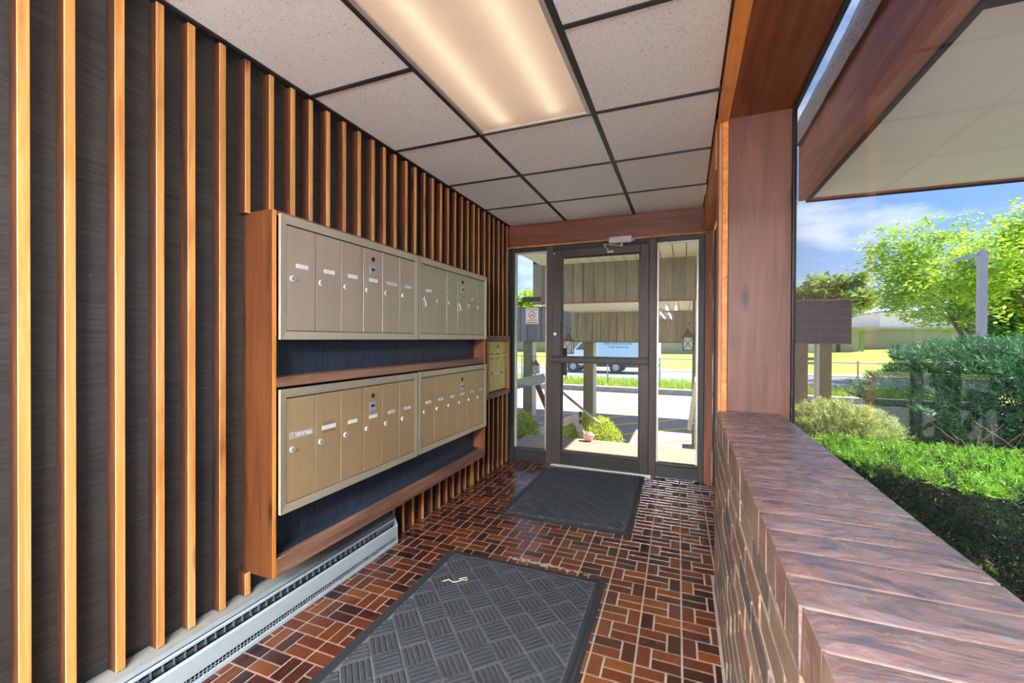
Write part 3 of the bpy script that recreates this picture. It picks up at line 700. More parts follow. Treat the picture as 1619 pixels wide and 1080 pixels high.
while x < -1.29:
    wv = rr.uniform(.008, .013); m.box(x, x+.003, ys-.002, ys-.0014, 1.555, 1.580); m.box(x+.003, x+wv, ys-.002, ys-.0014, rr.choice((1.555, 1.566, 1.576)), 1.580 if rr.random() < .3 else 1.581); x += wv+.008
m.build('print_marks', 'alu', bk)

# ---- picture window beside the brick wall
wn = tag(empty('window_3', (.456, .2, .85)), 'big picture window above the brick wall with a dark blue frame', 'window', kind='structure')
MB().box(.449, .4636, 2.262, 2.290, .70, 2.236).build('frame_post', 'alu_dark', wn)
MB().box(.447, .4636, YB, 2.275, 2.216, 2.236).build('frame_head', 'blueframe', wn, bevel=.003)
MB().box(.449, .4636, YB, 2.262, .70, .80).build('frame_sill', 'alu_dark', wn)
MB().box(.4535, .4595, YB, 2.262, .80, 2.216).build('pane', 'glass', wn)
MB().box(.445, .470, -1.22, -1.16, .80, 2.20).build('frame_post', 'alu_dark', wn)
# ================================================================== MAILBOXES AND HEATER
XFc = -1.464
cab = tag(empty('mailbox_cabinet', (-1.546, 2.12, .25)), 'open cedar cabinet on the batten wall holding four mailbox banks', 'cabinet')
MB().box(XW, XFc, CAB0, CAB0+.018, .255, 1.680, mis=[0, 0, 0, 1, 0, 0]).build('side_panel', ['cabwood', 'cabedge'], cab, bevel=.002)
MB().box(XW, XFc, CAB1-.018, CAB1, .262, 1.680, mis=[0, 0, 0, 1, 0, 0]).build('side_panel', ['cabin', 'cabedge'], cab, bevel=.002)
MB().box(XW, XFc, CAB0+.018, CAB1-.018, 1.660, 1.680).build('top_panel', 'cabrail', cab, bevel=.002)
MB().box(XW+.03, XFc-.001, CAB0+.018, CAB1-.018, .993, 1.031).build('middle_rail', 'cabrail', cab, bevel=.003)
MB().box(XW, XFc-.028, CAB0+.018, CAB1-.018, .262, .322).build('bottom_shelf', 'blue', cab)
MB().box(XFc-.028, XFc, CAB0+.018, CAB1-.018, .254, .326).build('shelf_front', 'cabrail', cab, bevel=.003)
yb = CAB0+.018
for wd in (.275, .29, .28, .29, .28, .29, .15):
    e_ = min(yb+wd, CAB1-.018); MB().box(-1.575+R.uniform(-.002, .002), -1.557, yb+.0015, e_-.0015, .322, 1.66).build('back_board', 'blue', cab); yb = e_
def bank(label, ya, z0, mats, style):
    yb_ = ya+.921; h = .489; fx = XFc+.010; z1 = z0+h
    t = tag(empty('mailbox_bank', (XFc, (ya+yb_)/2, z0)), label, 'mailbox', 'mailbox banks in the cedar cabinet')
    dm, fm = mats
    MB().box(XFc-.075, XFc+.002, ya+.03, yb_-.03, z0+.02, z1-.02).build('box_body', 'dark_gap', t)
    fr = MB(); fw = .021
    # mitred frame, sloping face
    o = [(ya, z0), (yb_, z0), (yb_, z1), (ya, z1)]; i = [(ya+fw+.006, z0+fw+.012), (yb_-fw-.006, z0+fw+.012), (yb_-fw-.006, z1-fw-.006), (ya+fw+.006, z1-fw-.006)]
    for k in range(4):
        p, q = o[k], o[(k+1) % 4]; r_, s_ = i[(k+1) % 4], i[k]
        fr.add([(XFc+.001, *p), (XFc+.001, *q), (fx+.004, q[0], q[1]), (fx+.004, *p)], [(0, 1, 2, 3)])
        fr.add([(fx+.004, *p), (fx+.004, *q), (fx+.0005, *r_), (fx+.0005, *s_)], [(0, 1, 2, 3)])
        fr.add([(fx+.0005, *s_), (fx+.0005, *r_), (fx-.014, *r_), (fx-.014, *s_)], [(0, 1, 2, 3)])
    fr.build('frame', fm, t)
    MB().box(fx-.002, fx+.0012, i[0][0]+.0, i[1][0], z1-.0375, z1-.034).build('frame_groove', 'dark_gap', t)
    MB().box(fx-.010, fx-.001, i[0][0], i[1][0], z1-.034, i[2][1]).build('hinge_strip', fm, t)
    n = 6; W_ = (i[1][0]-i[0][0])/n
    dz0, dz1 = i[0][1]+.003, z1-.039
    for k in range(n):
        a = i[0][0]+k*W_+.0021; b = a+W_-.0042; cy = (a+b)/2; dx = fx+R.uniform(-.0008, .0008)-.001
        if k in (2, 3): a2 = a+(.0014 if k == 3 else 0); b2 = b-(.0014 if k == 2 else 0)
        else: a2, b2 = a, b
        d = MB().box(dx-.010, dx, a2, b2, dz0, dz1).build('mailbox_door', dm, t, bevel=.0006)
        zl = z0+(.243 if style == 'top' else .243)
        lk = MB().tube([(dx, a+.028, zl), (dx+.006, a+.028, zl)], [.0125, .0115], 16).build('lock', 'chrome', d)
        MB().box(dx+.0061, dx+.0066, a+.0268, a+.0292, zl-.006, zl+.006).build('keyhole', 'dark_gap', d)
        zz = zl+.055
        if style == 'tape' and k == 0:
            MB().box(dx, dx+.0006, a+.012, b-.006, zz-.012, zz+.014).build('tape', 'tape', d); MB().box(dx, dx+.0012, a+.026, b-.018, zz-.008, zz+.008).build('name_label', 'print_label', d)
        elif style == 'tape' and k == 1:
            MB().box(dx, dx+.0006, a+.034, b-.030, zz-.020, zz+.028).build('tape', 'browntape', d); MB().box(dx, dx+.0012, a+.034, b-.026, zz-.007, zz+.012).build('name_label', 'white_label', d)
        elif style == 'pale' and k in (1, 2, 3, 5):
            MB().box(dx, dx+.0012, a+.045, b-.035, zz-.010, zz+.008).build('name_label', 'tape', d)
        else:
            wl_ = .030 if not (style == 'top' and k == 4) else .044
            MB().box(dx, dx+.0012, cy+.004-wl_, cy+.004+wl_, zz-.009, zz+.008).build('name_label', 'print_label' if k > 3 else 'white_label', d)
        if k == 3:
            MB().tube([(dx, cy, z0+.402), (dx+.004, cy, z0+.402)], [.012, .010], 14).build('master_lock', 'dark_gap', d)
            p_ = MB().box(dx, dx+.0015, cy-.022, cy+.022, z0+.328, z0+.372).build('number_plate', 'blue_plate', d)
            MB().box(dx+.0015, dx+.002, cy-.012, cy+.014, z0+.345, z0+.357).build('plate_print', 'dark_gap', d)
    if style == 'pale':
        for k in (0, 3):
            a = i[0][0]+k*W_+.028; MB().tube([(fx+.006, a, z0+.236), (fx+.010, a+.002, z0+.215), (fx+.009, a, z0+.198)], .0035, 6).build('key', 'chrome', t)
    return t
bank('champagne upper mailbox bank nearest the viewer with six doors', 1.2015, 1.1795, ('boxdoor', 'boxframe'), 'top')
bank('champagne upper mailbox bank nearest the entrance with keys in two locks', 2.1375, 1.1805, ('boxdoor', 'boxframe'), 'pale')
bank('gold lower mailbox bank nearest the viewer with taped name labels', 1.2015, .495, ('boxdoor2', 'boxframe2'), 'tape')
bank('gold lower mailbox bank nearest the entrance with white name labels', 2.1375, .497, ('boxdoor2', 'boxframe2'), 'plain')

bm = tag(empty('brass_mailbox', (XB_, 3.55, .665)), 'small brass mailbox in a cedar frame beside the entrance', 'mailbox')
ya, yb, z0, z1 = 3.289, 3.810, .664, 1.212; fw = .048; x0, x1 = XB_-.03, -1.556
MB().box(x0, x1, ya, yb, z0, z0+fw).build('frame_rail', 'cabrail', bm, bevel=.002); MB().box(x0, x1, ya, yb, z1-fw, z1).build('frame_rail', 'cabrail', bm, bevel=.002)
MB().box(x0, x1, ya, ya+fw, z0+fw, z1-fw).build('frame_stile', 'casing', bm, bevel=.002); MB().box(x0, x1, yb-fw, yb, z0+fw, z1-fw).build('frame_stile', 'casing', bm, bevel=.002)
xb = -1.572; W_ = (yb-ya-2*fw)/3
for k in range(3):
    a = ya+fw+k*W_+.001; b = a+W_-.002; cy = (a+b)/2
    d = MB().box(xb-.010, xb, a, b, z0+fw+.008, z1-fw-.004).build('mailbox_door', 'brass', bm, bevel=.001)
    MB().box(xb, xb+.001, a+.03, b-.03, 1.043, 1.050).build('name_slot', 'dark_gap', d); MB().box(xb, xb+.0012, a+.03, b-.03, 1.030, 1.042).build('name_label', 'white_label', d)
    MB().tube([(xb, cy, 1.008), (xb+.004, cy, 1.008)], .005, 8).build('bell_button', 'dark_gap', d)
    MB().tube([(xb, cy-.02, .925), (xb+.006, cy-.02, .925)], .012, 12).build('lock', 'chrome', d)
MB().tube([(xb, 3.55, 1.115), (xb+.004, 3.55, 1.115)], .010, 10).build('master_lock', 'dark_gap', bm)
MB().box(xb, xb+.0015, 3.525, 3.590, 1.068, 1.092).build('number_plate', 'blue_plate', bm)
MB().box(xb, xb+.0012, 3.395, 3.70, .862, .886).build('paper_strip', 'white_label', bm)
m = MB()
for k in range(7): m.box(xb+.0012, xb+.0016, 3.402+k*.006, 3.405+k*.006, .865, .884); m.box(xb+.0012, xb+.0016, 3.60+k*.012, 3.606+k*.012, .865, .884)
m.build('strip_print', 'sign_black', bm)
MB().box(x0, -1.5745, ya+fw, yb-fw, z0+fw, z0+fw+.009).build('lower_lip', 'dark_gap', bm)

# ---- baseboard heater
ht = tag(empty('baseboard_heater', (-1.58, .2, 0)), 'long pale enamel baseboard heater under the battens and mailboxes', 'heater')
HY0, HY1 = -3.3, 2.047
MB().box(XW, XW+.006, HY0, HY1, .0, .168).build('back_plate', 'heatertop', ht)
m = MB(); m.prism([(XW+.004, .172), (XW+.020, .172), (XW+.070, .158), (XW+.076, .150), (XW+.074, .147), (XW+.018, .160), (XW+.004, .162)], 1, HY0, HY1-.006)
m.build('top_cap', 'heatertop', ht)
MB().prism([(XW+.020, .1735), (XW+.062, .1615), (XW+.062, .1605), (XW+.020, .1725)], 1, HY0, HY1-.01).build('cap_strip', 'cream_sill', ht)
m = MB(); m.prism([(XW+.074, .144), (XW+.079, .141), (XW+.079, .133), (XW+.074, .131)], 1, HY0, HY1-.006); m.build('upper_lip', 'heater', ht)
m = MB(); m.prism([(XW+.082, .104), (XW+.088, .108), (XW+.093, .100), (XW+.093, .040), (XW+.089, .036), (XW+.084, .040)], 1, HY0, HY1); m.build('front_panel', 'heater', ht)
MB().box(XW+.006, XW+.012, HY0, HY1-.004, .008, .158).build('inner_lining', 'darkvoid', ht)
MB().tube([(XW+.050, HY0, .080), (XW+.050, HY1-.01, .080)], .022, 10).build('heating_element', 'darkvoid', ht)
m = MB(); y = .55
while y < HY1-.015:
    m.box(XW+.068, XW+.080, y, y+.0016, .108, .131); y += .0335 if y < HY1-.16 else .0145
m.box(XW+.076, XW+.078, HY1-.15, HY1-.008, .1185, .1205); o = m.build('upper_grille', 'fin', ht); o['kind'] = 'stuff'
m = MB(); y = .55
while y < HY1-.01:
    m.box(XW+.086, XW+.089, y, y+.0022, .012, .038); y += .0135
m.box(XW+.086, XW+.0885, HY0, HY1-.008, .0235, .026); o = m.build('lower_grille', 'heatertop', ht); o['kind'] = 'stuff'
m = MB()
y = .5
while y < HY1-.16:
    m.box(XW+.040, XW+.066, y, y+.062, .100, .116); y += .066
o = m.build('fin_damper', 'fin', ht)
MB().box(XW+.084, XW+.096, HY0, HY1, .0, .014).build('bottom_rail', 'heater', ht)
MB().prism([(XW, 0), (XW+.094, 0), (XW+.094, .104), (XW+.076, .152), (XW+.02, .172), (XW, .172)], 1, HY1-.004, HY1).build('end_cap', 'heatertop', ht)

# ---- door mats
def mat_obj(label, corners, inner):
    # corners: back-left, back-right, front-right, front-left on the floor
    BL, BR, FR, FL = [Vector((c[0], c[1], 0)) for c in corners]
    ex = (BR-BL).normalized(); ey = Vector((-ex.y, ex.x, 0)); w_ = ((BR-BL).length+(FR-FL).length)/2; l_ = ((BL-FL).length+(BR-FR).length)/2
    org = (BL+BR+FR+FL)/4; P = lambda a, b, z: org+ex*a+ey*b+Vector((0, 0, z))
    t = tag(empty('door_mat', org), label, 'door mat')
    hw, hl = w_/2, l_/2
    m = MB(); k = inner
    for (a0, a1, b0, b1, z) in ((-hw, hw, -hl, hl, .0035),):
        vs = [P(a0, b0, .0006), P(a1, b0, .0006), P(a1, b1, .0006), P(a0, b1, .0006), P(a0+.012, b0+.012, z), P(a1-.012, b0+.012, z), P(a1-.012, b1-.012, z), P(a0+.012, b1-.012, z)]
        m.add(vs, [(3, 2, 1, 0), (4, 5, 6, 7), (0, 1, 5, 4), (1, 2, 6, 5), (2, 3, 7, 6), (3, 0, 4, 7)])
    for (a0, a1, b0, b1) in ((-hw+.022, -hw+.040, -hl+.022, hl-.022), (hw-.040, hw-.022, -hl+.022, hl-.022), (-hw+.040, hw-.040, -hl+.022, -hl+.040), (-hw+.040, hw-.040, hl-.040, hl-.022)):
        vs = [P(a0, b0, .003), P(a1, b0, .003), P(a1, b1, .003), P(a0, b1, .003), P(a0+.003, b0+.003, .0062), P(a1-.003, b0+.003, .0062), P(a1-.003, b1-.003, .0062), P(a0+.003, b1-.003, .0062)]
        m.add(vs, [(4, 5, 6, 7), (0, 1, 5, 4), (1, 2, 6, 5), (2, 3, 7, 6), (3, 0, 4, 7)])
    m.build('border', 'rubber', t, origin=tuple(org))
    iw, il = hw-k, hl-k
    v = MB(); v.add([P(-iw, -il, .0042), P(iw, -il, .0042), P(iw, il, .0042), P(-iw, il, .0042)], [(0, 1, 2, 3)]); v.build('base_pile', 'valley', t, origin=tuple(org))
    rg = MB(); S = .1065; nr = 5; c45 = math.sqrt(.5)
    def clip(p, d, ln):
        t0, t1 = 0.0, ln
        for q, dd, lim in ((p[0], d[0], iw-.004), (p[1], d[1], il-.004)):
            for sg_ in (1, -1):
                den = sg_*dd; num = lim-sg_*q
                if abs(den) < 1e-9:
                    if num < 0: return None
                elif den > 0: t1 = min(t1, num/den)
                else: t0 = max(t0, num/den)
        return (t0, t1) if t1-t0 > .012 else None
    nn = int((hw+hl)/S)+3
    for i in range(-nn, nn):
        for j in range(-nn, nn):
            c0 = ((i+j)*S*c45, (j-i)*S*c45)
            if abs(c0[0]) > hw+S or abs(c0[1]) > hl+S: continue
            e1, e2 = (c45, -c45), (c45, c45)
            if (i+j) % 2: e1, e2 = e2, e1
            for r_ in range(nr):
                off = (r_+.5)/nr*S*.97-S/2
                # ridge runs along e1, offset along e2
                cx, cy = c0[0]+(e1[0]+e2[0])*0, c0[1]
                st = (cx+e2[0]*off-e1[0]*(S/2-.0035), cy+e2[1]*off-e1[1]*(S/2-.0035))
                q = clip(st, e1, S-.007)
                if not q: continue
                a = (st[0]+e1[0]*q[0], st[1]+e1[1]*q[0]); b = (st[0]+e1[0]*q[1], st[1]+e1[1]*q[1]); hwid = .0092
                vs = []
                for (pp, sgn) in ((a, 1), (b, -1)):
                    for (wd, zz, inn) in ((-hwid, .0042, 0), (-hwid*.62, .0102, .003), (hwid*.62, .0102, .003), (hwid, .0042, 0)):
                        vs.append(P(pp[0]+e2[0]*wd+e1[0]*inn*sgn, pp[1]+e2[1]*wd+e1[1]*inn*sgn, zz))
                rg.add(vs, [(0, 4, 5, 1), (1, 5, 6, 2), (2, 6, 7, 3), (0, 1, 2, 3), (7, 6, 5, 4)])
    o = rg.build('ridges', 'fibre', t, origin=tuple(org)); o['kind'] = 'stuff'
    return t
mat_obj('large grey ribbed door mat in the foreground', [(-1.2158, 2.091), (-.352, 2.103), (-.318, .60), (-1.182, .585)], .048)
mat_obj('grey ribbed door mat lying at the entrance door', [(-1.192, 3.828), (-.318, 3.842), (-.282, 2.655), (-1.150, 2.632)], .048)
st = MB(); pts = []
for k in range(14):
    t = k/13; pts.append((-1.075+.10*t, 1.785+.05*t+.012*math.sin(t*9), .0128+.002*math.sin(t*5)))
pts += [(-.972, 1.846, .014), (-.985, 1.858, .014), (-1.0, 1.846, .0135), (-1.012, 1.832, .0135)]
st.tube(pts, .0022, 6); tag(st.build('string', 'string', smooth=True), 'short pale piece of string on the large mat', 'string')
# ================================================================== OUTSIDE: BUILDING PARTS
bal = tag(empty('balcony', (1.5, 2.5, 2.15)), 'balcony above the window with brown rim beams and white underside', 'balcony')
BX0, BX1, BY0, BY1, BZ = .7256, 2.20, 1.62, 3.50, 2.148
MB().box(BX0, BX0+.045, -1.6, BY1, BZ, 2.53).build('rim_beam', 'outbeam', bal, bevel=.004)
MB().box(BX0+.045, BX0+.062, BY0, BY1, BZ-.012, BZ+.03).build('edge_strip', 'under', bal)
MB().box(BX0+.062, BX1, BY0+.045, BY1-.045, BZ+.004, BZ+.03).build('underside', 'soffitpaint', bal)
MB().box(BX0+.045, BX1, BY1-.045, BY1, BZ, 2.53).build('rim_beam', 'outbeam', bal)
MB().box(BX0+.045, BX1, BY1, BY1+.008, BZ-.012, BZ+.018).build('drip_edge', 'blueframe', bal)
MB().box(BX0+.045, BX1, BY0-.05, BY0+.02, BZ-.015, 2.53).build('rim_beam', 'under', bal)
MB().box(BX0-.012, BX0+.0, BY0-.05, BY0+.10, BZ+.03, 2.40).build('beam_bracket', 'outbeam', bal)
m = MB(); n = 60
for k in range(n+1):
    y = -1.6+(BY1+.01+1.6)*k/n; w1 = .004*math.sin(k*1.7)+.003*math.sin(k*.6)
    for (xx, zz) in ((BX0-.026+w1, 2.505+w1), (BX0-.052+w1, 2.560), (BX0-.050, 2.612+w1), (BX0+.03, 2.622), (BX0+.3, 2.620)): m.v.append((xx, y, zz))
for k in range(n):
    for i in range(4):
        q = k*5+i; m.f.append((q, q+5, q+6, q+1)); m.mi.append(0)
m.build('deck_carpet', 'carpet', bal, smooth=True)
MB().box(BX0-.028, BX1, -1.6, BY1, 2.53, 2.60).build('deck_boards', 'roofmat', bal)
MB().box(.48, .60, 1.86, 1.95, 2.46, 2.53).build('tie_block', 'blueframe', bal)

# landing and steps
ld_ = tag(MB().box(-1.88, 1.0, YE+.08, 5.235, -.30, -.05).build('landing_slab', 'slab', bevel=.008), 'sunlit beige concrete landing outside the entrance door', 'landing', kind='structure')
sp_ = tag(empty('steps', (-.2, 5.6, -.95)), 'concrete steps going down from the landing', 'steps', kind='structure')
for k in range(4): MB().box(-1.0, 1.0, 5.235+k*.29, 5.235+(k+1)*.29, -.95, -.05-.18*(k+1)).build('step', 'slab', sp_)

# upper canopy: vinyl soffit and hanging board face
cn = tag(empty('entry_canopy', (-.9, 6, 2.6)), 'cream soffit canopy with a hanging board face outside the door', 'canopy')
SX0, SX1, SY = -2.62, .80, 8.02
x = SX0; pw = .203
while x < SX1-.01:
    MB().box(x+.006, min(x+pw, SX1)-.006, YE+.09, SY, 2.622, 2.634).build('soffit_panel', 'vinyl', cn)
    x += pw
MB().box(SX0, SX1, YE+.09, SY, 2.638, 2.95).build('canopy_roof', 'under', cn)
x = -2.80; k = 0
while x < 1.0:
    MB().box(x+.007, x+.193, SY+R.uniform(0, .006), SY+.022, 1.885, 2.66).build('face_board', 'siding', cn); x += .2
for x in [-2.80+.2*j for j in range(1, 19)]: MB().box(x-.013, x+.005, SY-.016, SY, 1.885, 2.62).build('face_batten', 'siding', cn)
MB().box(-2.80, 1.0, SY-.02, SY+.05, 1.862, 1.885).build('bottom_trim', 'rooftrim', cn)
MB().box(-2.80, 1.0, SY+.024, SY+.06, 1.885, 2.95).build('face_backing', 'under', cn)
for (a, b) in ((-2.287, -2.20), (.172, .258)):
    p = MB().box(a, b, SY-.08, SY+.01, -.95, 1.862).build('post', 'posttrim', cn)
    MB().box(a-.045 if a > 0 else b, a if a > 0 else b+.03, SY-.04, SY+.01, -.95, 1.862).build('post_trim', 'postpaint', p)

# lower canopy
lc = tag(empty('walkway_canopy', (-1, 10, 1.1)), 'long low walkway canopy with grey board fascia and square posts', 'canopy')
CX0, CX1, CY = -8.0, 3.255, 11.0
x = -2.75
while x < .95:
    MB().box(x+.006, x+.197, SY+.06, CY, 1.872, 1.884).build('soffit_panel', 'vinyl', lc); x += .203
MB().box(CX0, CX1, CY-.001+.03, CY+1.6, 1.874, 1.90).build('soffit_deck', 'vinyl', lc)
MB().box(CX0, 2.24, CY+.031, CY+.05, 1.12, 2.03).build('fascia_backing', 'under', lc)
MB().box(-2.75, .95, SY+.06, CY, 1.888, 1.95).build('roof_deck', 'siding2', lc)
x = CX0
while x < 2.24:
    MB().box(x+.008, x+.192, CY+R.uniform(0, .006), CY+.03, 1.118, 2.03).build('fascia_board', 'siding2' if x < -2.8 else 'siding', lc)
    x += .2
for x in [CX0+.2*j for j in range(0, 52)]:
    if -4.9 < x < .9: MB().box(x-.013, x+.006, CY-.015, CY, 1.118, 1.87 if x > -2.75 else 2.03).build('fascia_batten', 'siding2' if x < -2.8 else 'siding', lc)
nx, nz = 6, 5; px0, px1, pz0, pz1 = 2.24, CX1, 1.105, 2.03
MB().box(px0, px1, CY-.002, CY+.03, pz0, pz1).build('panel_backing', 'boxline', lc)
wx, wz = (px1-px0)/nx, (pz1-pz0)/nz
for i in range(nx):
    for j in range(nz): MB().box(px0+i*wx+.006, px0+(i+1)*wx-.006, CY-.010, CY-.002, pz0+j*wz+.006, pz0+(j+1)*wz-.006).build('fascia_panel', 'boxtile', lc)
MB().box(CX0, CX1-.05, CY-.04, CY+1.7, 2.03, 2.055).build('roof_trim', 'rooftrim', lc)
MB().box(CX0, CX1-.02, CY-.02, CY+.03, 1.10, 1.118).build('bottom_trim', 'boxline', lc)
MB().box(CX0, CX1-.05, CY+1.6, CY+1.64, 1.118, 2.03).build('rear_fascia', 'siding2', lc)
for (a, b, hl_) in ((-4.12, -3.865, 1), (-2.441, -2.19, 1), (2.27, 2.50, -1), (2.715, 2.93, -1)):
    p = MB().box(a, b, CY+.05, CY+.30, -.95, 1.873).build('post', 'postpaint', lc)
    c0, c1 = (b, b+.045) if hl_ > 0 else (a-.05, a)
    MB().box(c0, c1, CY+.06, CY+.29, -.95, 1.873).build('post_trim', 'posttrim', p)

# lanterns
def lantern(label, x, y, z0, h, hook):
    t = tag(empty('wall_lantern', (x, y, z0)), label, 'lantern', 'bronze lanterns on the canopy posts')
    r = h*.17; zb = z0; zt = z0+h*.46
    MB().box(x-r, x+r, y-r, y+r, zb, zb+h*.04).build('base_plate', 'lantern', t)
    MB().box(x-r*.82, x+r*.82, y-r*.82, y+r*.82, zb+h*.04, zt).build('lamp_glass', 'lampglass', t)
    fr = MB()
    for sx_ in (-1, 1):
        for sy_ in (-1, 1): fr.tube([(x+sx_*r*.92, y+sy_*r*.92, zb), (x+sx_*r*.92, y+sy_*r*.92, zt)], h*.016, 6)
    for sy_ in (-1, 1):
        fr.tube([(x-r*.9, y+sy_*r*.9, zb+h*.04), (x+r*.9, y+sy_*r*.9, zt)], h*.010, 5); fr.tube([(x+r*.9, y+sy_*r*.9, zb+h*.04), (x-r*.9, y+sy_*r*.9, zt)], h*.010, 5)
    fr.build('cage', 'lantern', t)
    MB().tube([(x, y, zt), (x, y, zt+h*.035), (x, y, zt+h*.10), (x, y, zt+h*.17), (x, y, zt+h*.22), (x, y, zt+h*.26), (x, y, zt+h*.30)], [r*1.45, r*1.38, r*.85, r*.55, r*.5, r*.32, r*.1], 14).build('roof_cap', 'lantern', t, smooth=True)
    pts = [(x, y, zt+h*.28)]
    for k in range(15):
        a_ = -PI/2-hook*k*2*PI/16*1.0; rr_ = h*.09*(1-.02*k); pts.append((x+rr_*math.cos(a_), y, zt+h*.40+rr_*math.sin(a_)))
    sc_ = MB().tube(pts, h*.014, 6)
    sc_.tube([(x, y, zt+h*.50), (x+hook*h*.16, y, zt+h*.53), (x+hook*h*.24, y, zt+h*.46), (x+hook*h*.26, y, zt+h*.2), (x+hook*h*.26, y, zt+h*.05)], h*.015, 6)
    sc_.build('scroll_bracket', 'lantern', t, smooth=True)
    MB().box(x+hook*h*.26-h*.03, x+hook*h*.26+h*.03, y-h*.04, y+h*.05, zt, zt+h*.2).build('bracket_plate', 'lantern', t)
lantern('bronze lantern seen through the right sidelight', .055, SY-.035, .99, .50, 1)
lantern('bronze lantern seen through the entrance door beside its latch', -2.055, SY-.035, .90, .52, -1)
lantern('small distant bronze lantern seen through the left sidelight', -3.74, CY+.02, .25, .48, -1)

# railings by the landing
r1 = tag(empty('rail_stand', (-2.2, 6.26, -.42)), 'grey weathered rail beam with slanted leg seen through the left sidelight', 'railing')
MB().obox((-3.2, 6.28, .28), (-1.985, 6.24, .585), .09, .145).build('beam', 'weathered', r1, bevel=.006)
MB().obox((-2.10, 6.26, .47), (-1.70, 6.26, -.40), .09, .05).build('leg', 'jambwood', r1)
MB().obox((-3.0, 6.26, .32), (-3.3, 6.26, -.9), .09, .05).build('leg', 'weathered', r1)
r2 = tag(empty('rail_stand', (-1.4, 5.6, -.4)), 'grey weathered rail beam with slanted leg behind the door glass', 'railing')
MB().obox((-1.78, 5.45, -.06), (-1.235, 5.43, .20), .08, .10).build('beam', 'weathered', r2, bevel=.006)
MB().obox((-1.285, 5.43, .14), (-1.09, 5.43, -.34), .07, .075).build('leg', 'weathered', r2)
MB().box(-1.243, -1.228, 5.39, 5.47, .09, .25).build('end_plate', 'under', r2)
hr = tag(empty('handrail', (-1.2, 5.4, .1)), 'thin sloping metal handrail behind the door glass', 'handrail')
MB().tube([(-1.70, 5.29, .705), (-.987, 5.29, .163), (-.945, 5.29, .148)], .017, 8).build('pipe', 'pipe', hr)
MB().tube([(-1.03, 5.29, .19), (-1.06, 5.31, .12), (-1.08, 5.33, .10)], .010, 6).build('bracket', 'pipe', hr)
MB().tube([(-1.66, 5.29, .67), (-1.66, 5.29, -.42)], .015, 8).build('post', 'pipe', hr)
r3 = tag(empty('wooden_handrail', (.12, 6.2, -.3)), 'pale wooden handrail sloping down seen through the right sidelight', 'handrail')
MB().obox((.146, 5.7, .70), (.075, 6.7, -.10), .05, .075).build('rail', 'posttrim', r3)
MB().obox((.165, 5.9, .62), (.150, 6.7, -.02), .03, .05).build('lower_rail', 'weathered', r3)
MB().box(.125, .165, 6.15, 6.19, -.95, .30).build('baluster', 'weathered', r3)
MB().tube([(.10, 6.5, .02), (.19, 6.5, -.02)], .010, 6).build('bracket', 'pipe', r3)
bg_ = MB(); rr = random.Random(4)
ring_n = 12
for i in range(7):
    ph = PI*i/6
    for k in range(ring_n):
        th = 2*PI*k/ring_n; q = rr.uniform(.75, 1.2); bg_.v.append((-1.062+.075*math.sin(ph)*math.cos(th)*q, 5.13+.06*math.sin(ph)*math.sin(th)*q, -.05+.005+.055*(1-math.cos(ph))*rr.uniform(.8, 1.1)))
for i in range(6):
    for k in range(ring_n): bg_.f.append((i*ring_n+k, i*ring_n+(k+1) % ring_n, (i+1)*ring_n+(k+1) % ring_n, (i+1)*ring_n+k)); bg_.mi.append(0)
bagt = tag(empty('plastic_bag', (-1.06, 5.13, -.05)), 'crumpled pink plastic bag lying on the sunny landing', 'bag')
bg_.build('crumpled_body', 'pink', bagt)
MB().add([(-1.02, 5.12, -.046), (-.90, 5.10, -.047), (-.88, 5.15, -.046), (-.96, 5.19, -.047), (-.97, 5.15, -.03)], [(0, 1, 4), (1, 2, 4), (2, 3, 4), (3, 0, 4)]).build('loose_end', 'pink', bagt)

# ================================================================== OUTSIDE: GROUND
GZ = -.95
tag(MB().box(-40, 22, 4.0, 17.45, GZ-.1, GZ).build('parking_lot', 'asphalt'), 'pale sunlit asphalt parking area with yellow hatching', 'parking lot', kind='structure')
hx_ = tag(empty('parking_stripes', (-1, 10, GZ)), 'yellow diagonal hatch lines painted on the parking area', 'road marking', kind='structure')
for k in range(-3, 8):
    d = k*.92; p0 = (-3.3+d*.72, 9.05-d*.72, GZ+.004); 
    MB().obox(p0, (p0[0]+3.1, p0[1]+3.1, GZ+.004), .10, .006).build('stripe', 'yellow', hx_)
soil = tag(MB().box(.449, 16, -3, 9.5, -.80, -.32).build('planting_bed', 'soil'), 'mulched planting bed outside the window', 'ground', kind='structure')
tag(MB().box(-4.5, -1.0, 5.25, 6.6, -.95, -.42).build('hedge_bed', 'soil'), 'soil bed under the clipped hedge beside the landing', 'ground', kind='structure')
tag(MB().box(-60, -1.9, YE+.1, 5.24, -.95, -.45).build('side_bed', 'soil'), 'soil strip left of the landing', 'ground', kind='structure')
tag(MB().box(-40, 40, 17.45, 17.75, GZ-.1, -.76).build('kerb', 'kerb'), 'grey concrete kerb along the far side of the parking area', 'kerb', kind='structure')
tag(MB().box(-40, 40, 17.44, 17.77, -.76, -.735).build('kerb_cap', 'kerbtop'), 'pale top edge of the far kerb', 'kerb', kind='structure')
vg = tag(MB().box(-40, 40, 17.75, 21.6, GZ-.1, -.80).build('verge', 'lawn'), 'bright green grass verge behind the chain link fence', 'grass', kind='structure')
tag(MB().box(-60, 60, 21.6, 29.5, GZ-.1, -.90).build('road', 'road'), 'grey street beyond the fence', 'road', kind='structure')
tag(MB().box(-60, 60, 29.5, 31.4, GZ-.1, -.86).build('sidewalk', 'walk'), 'pinkish pavement strip beyond the street', 'pavement', kind='structure')
m = MB(); LX = [-80, -30, -12, 0, 8, 15, 20, 30, 80]; LZ = [-.45, -.45, -.42, -.37, -.12, .10, .33, .5, .5]
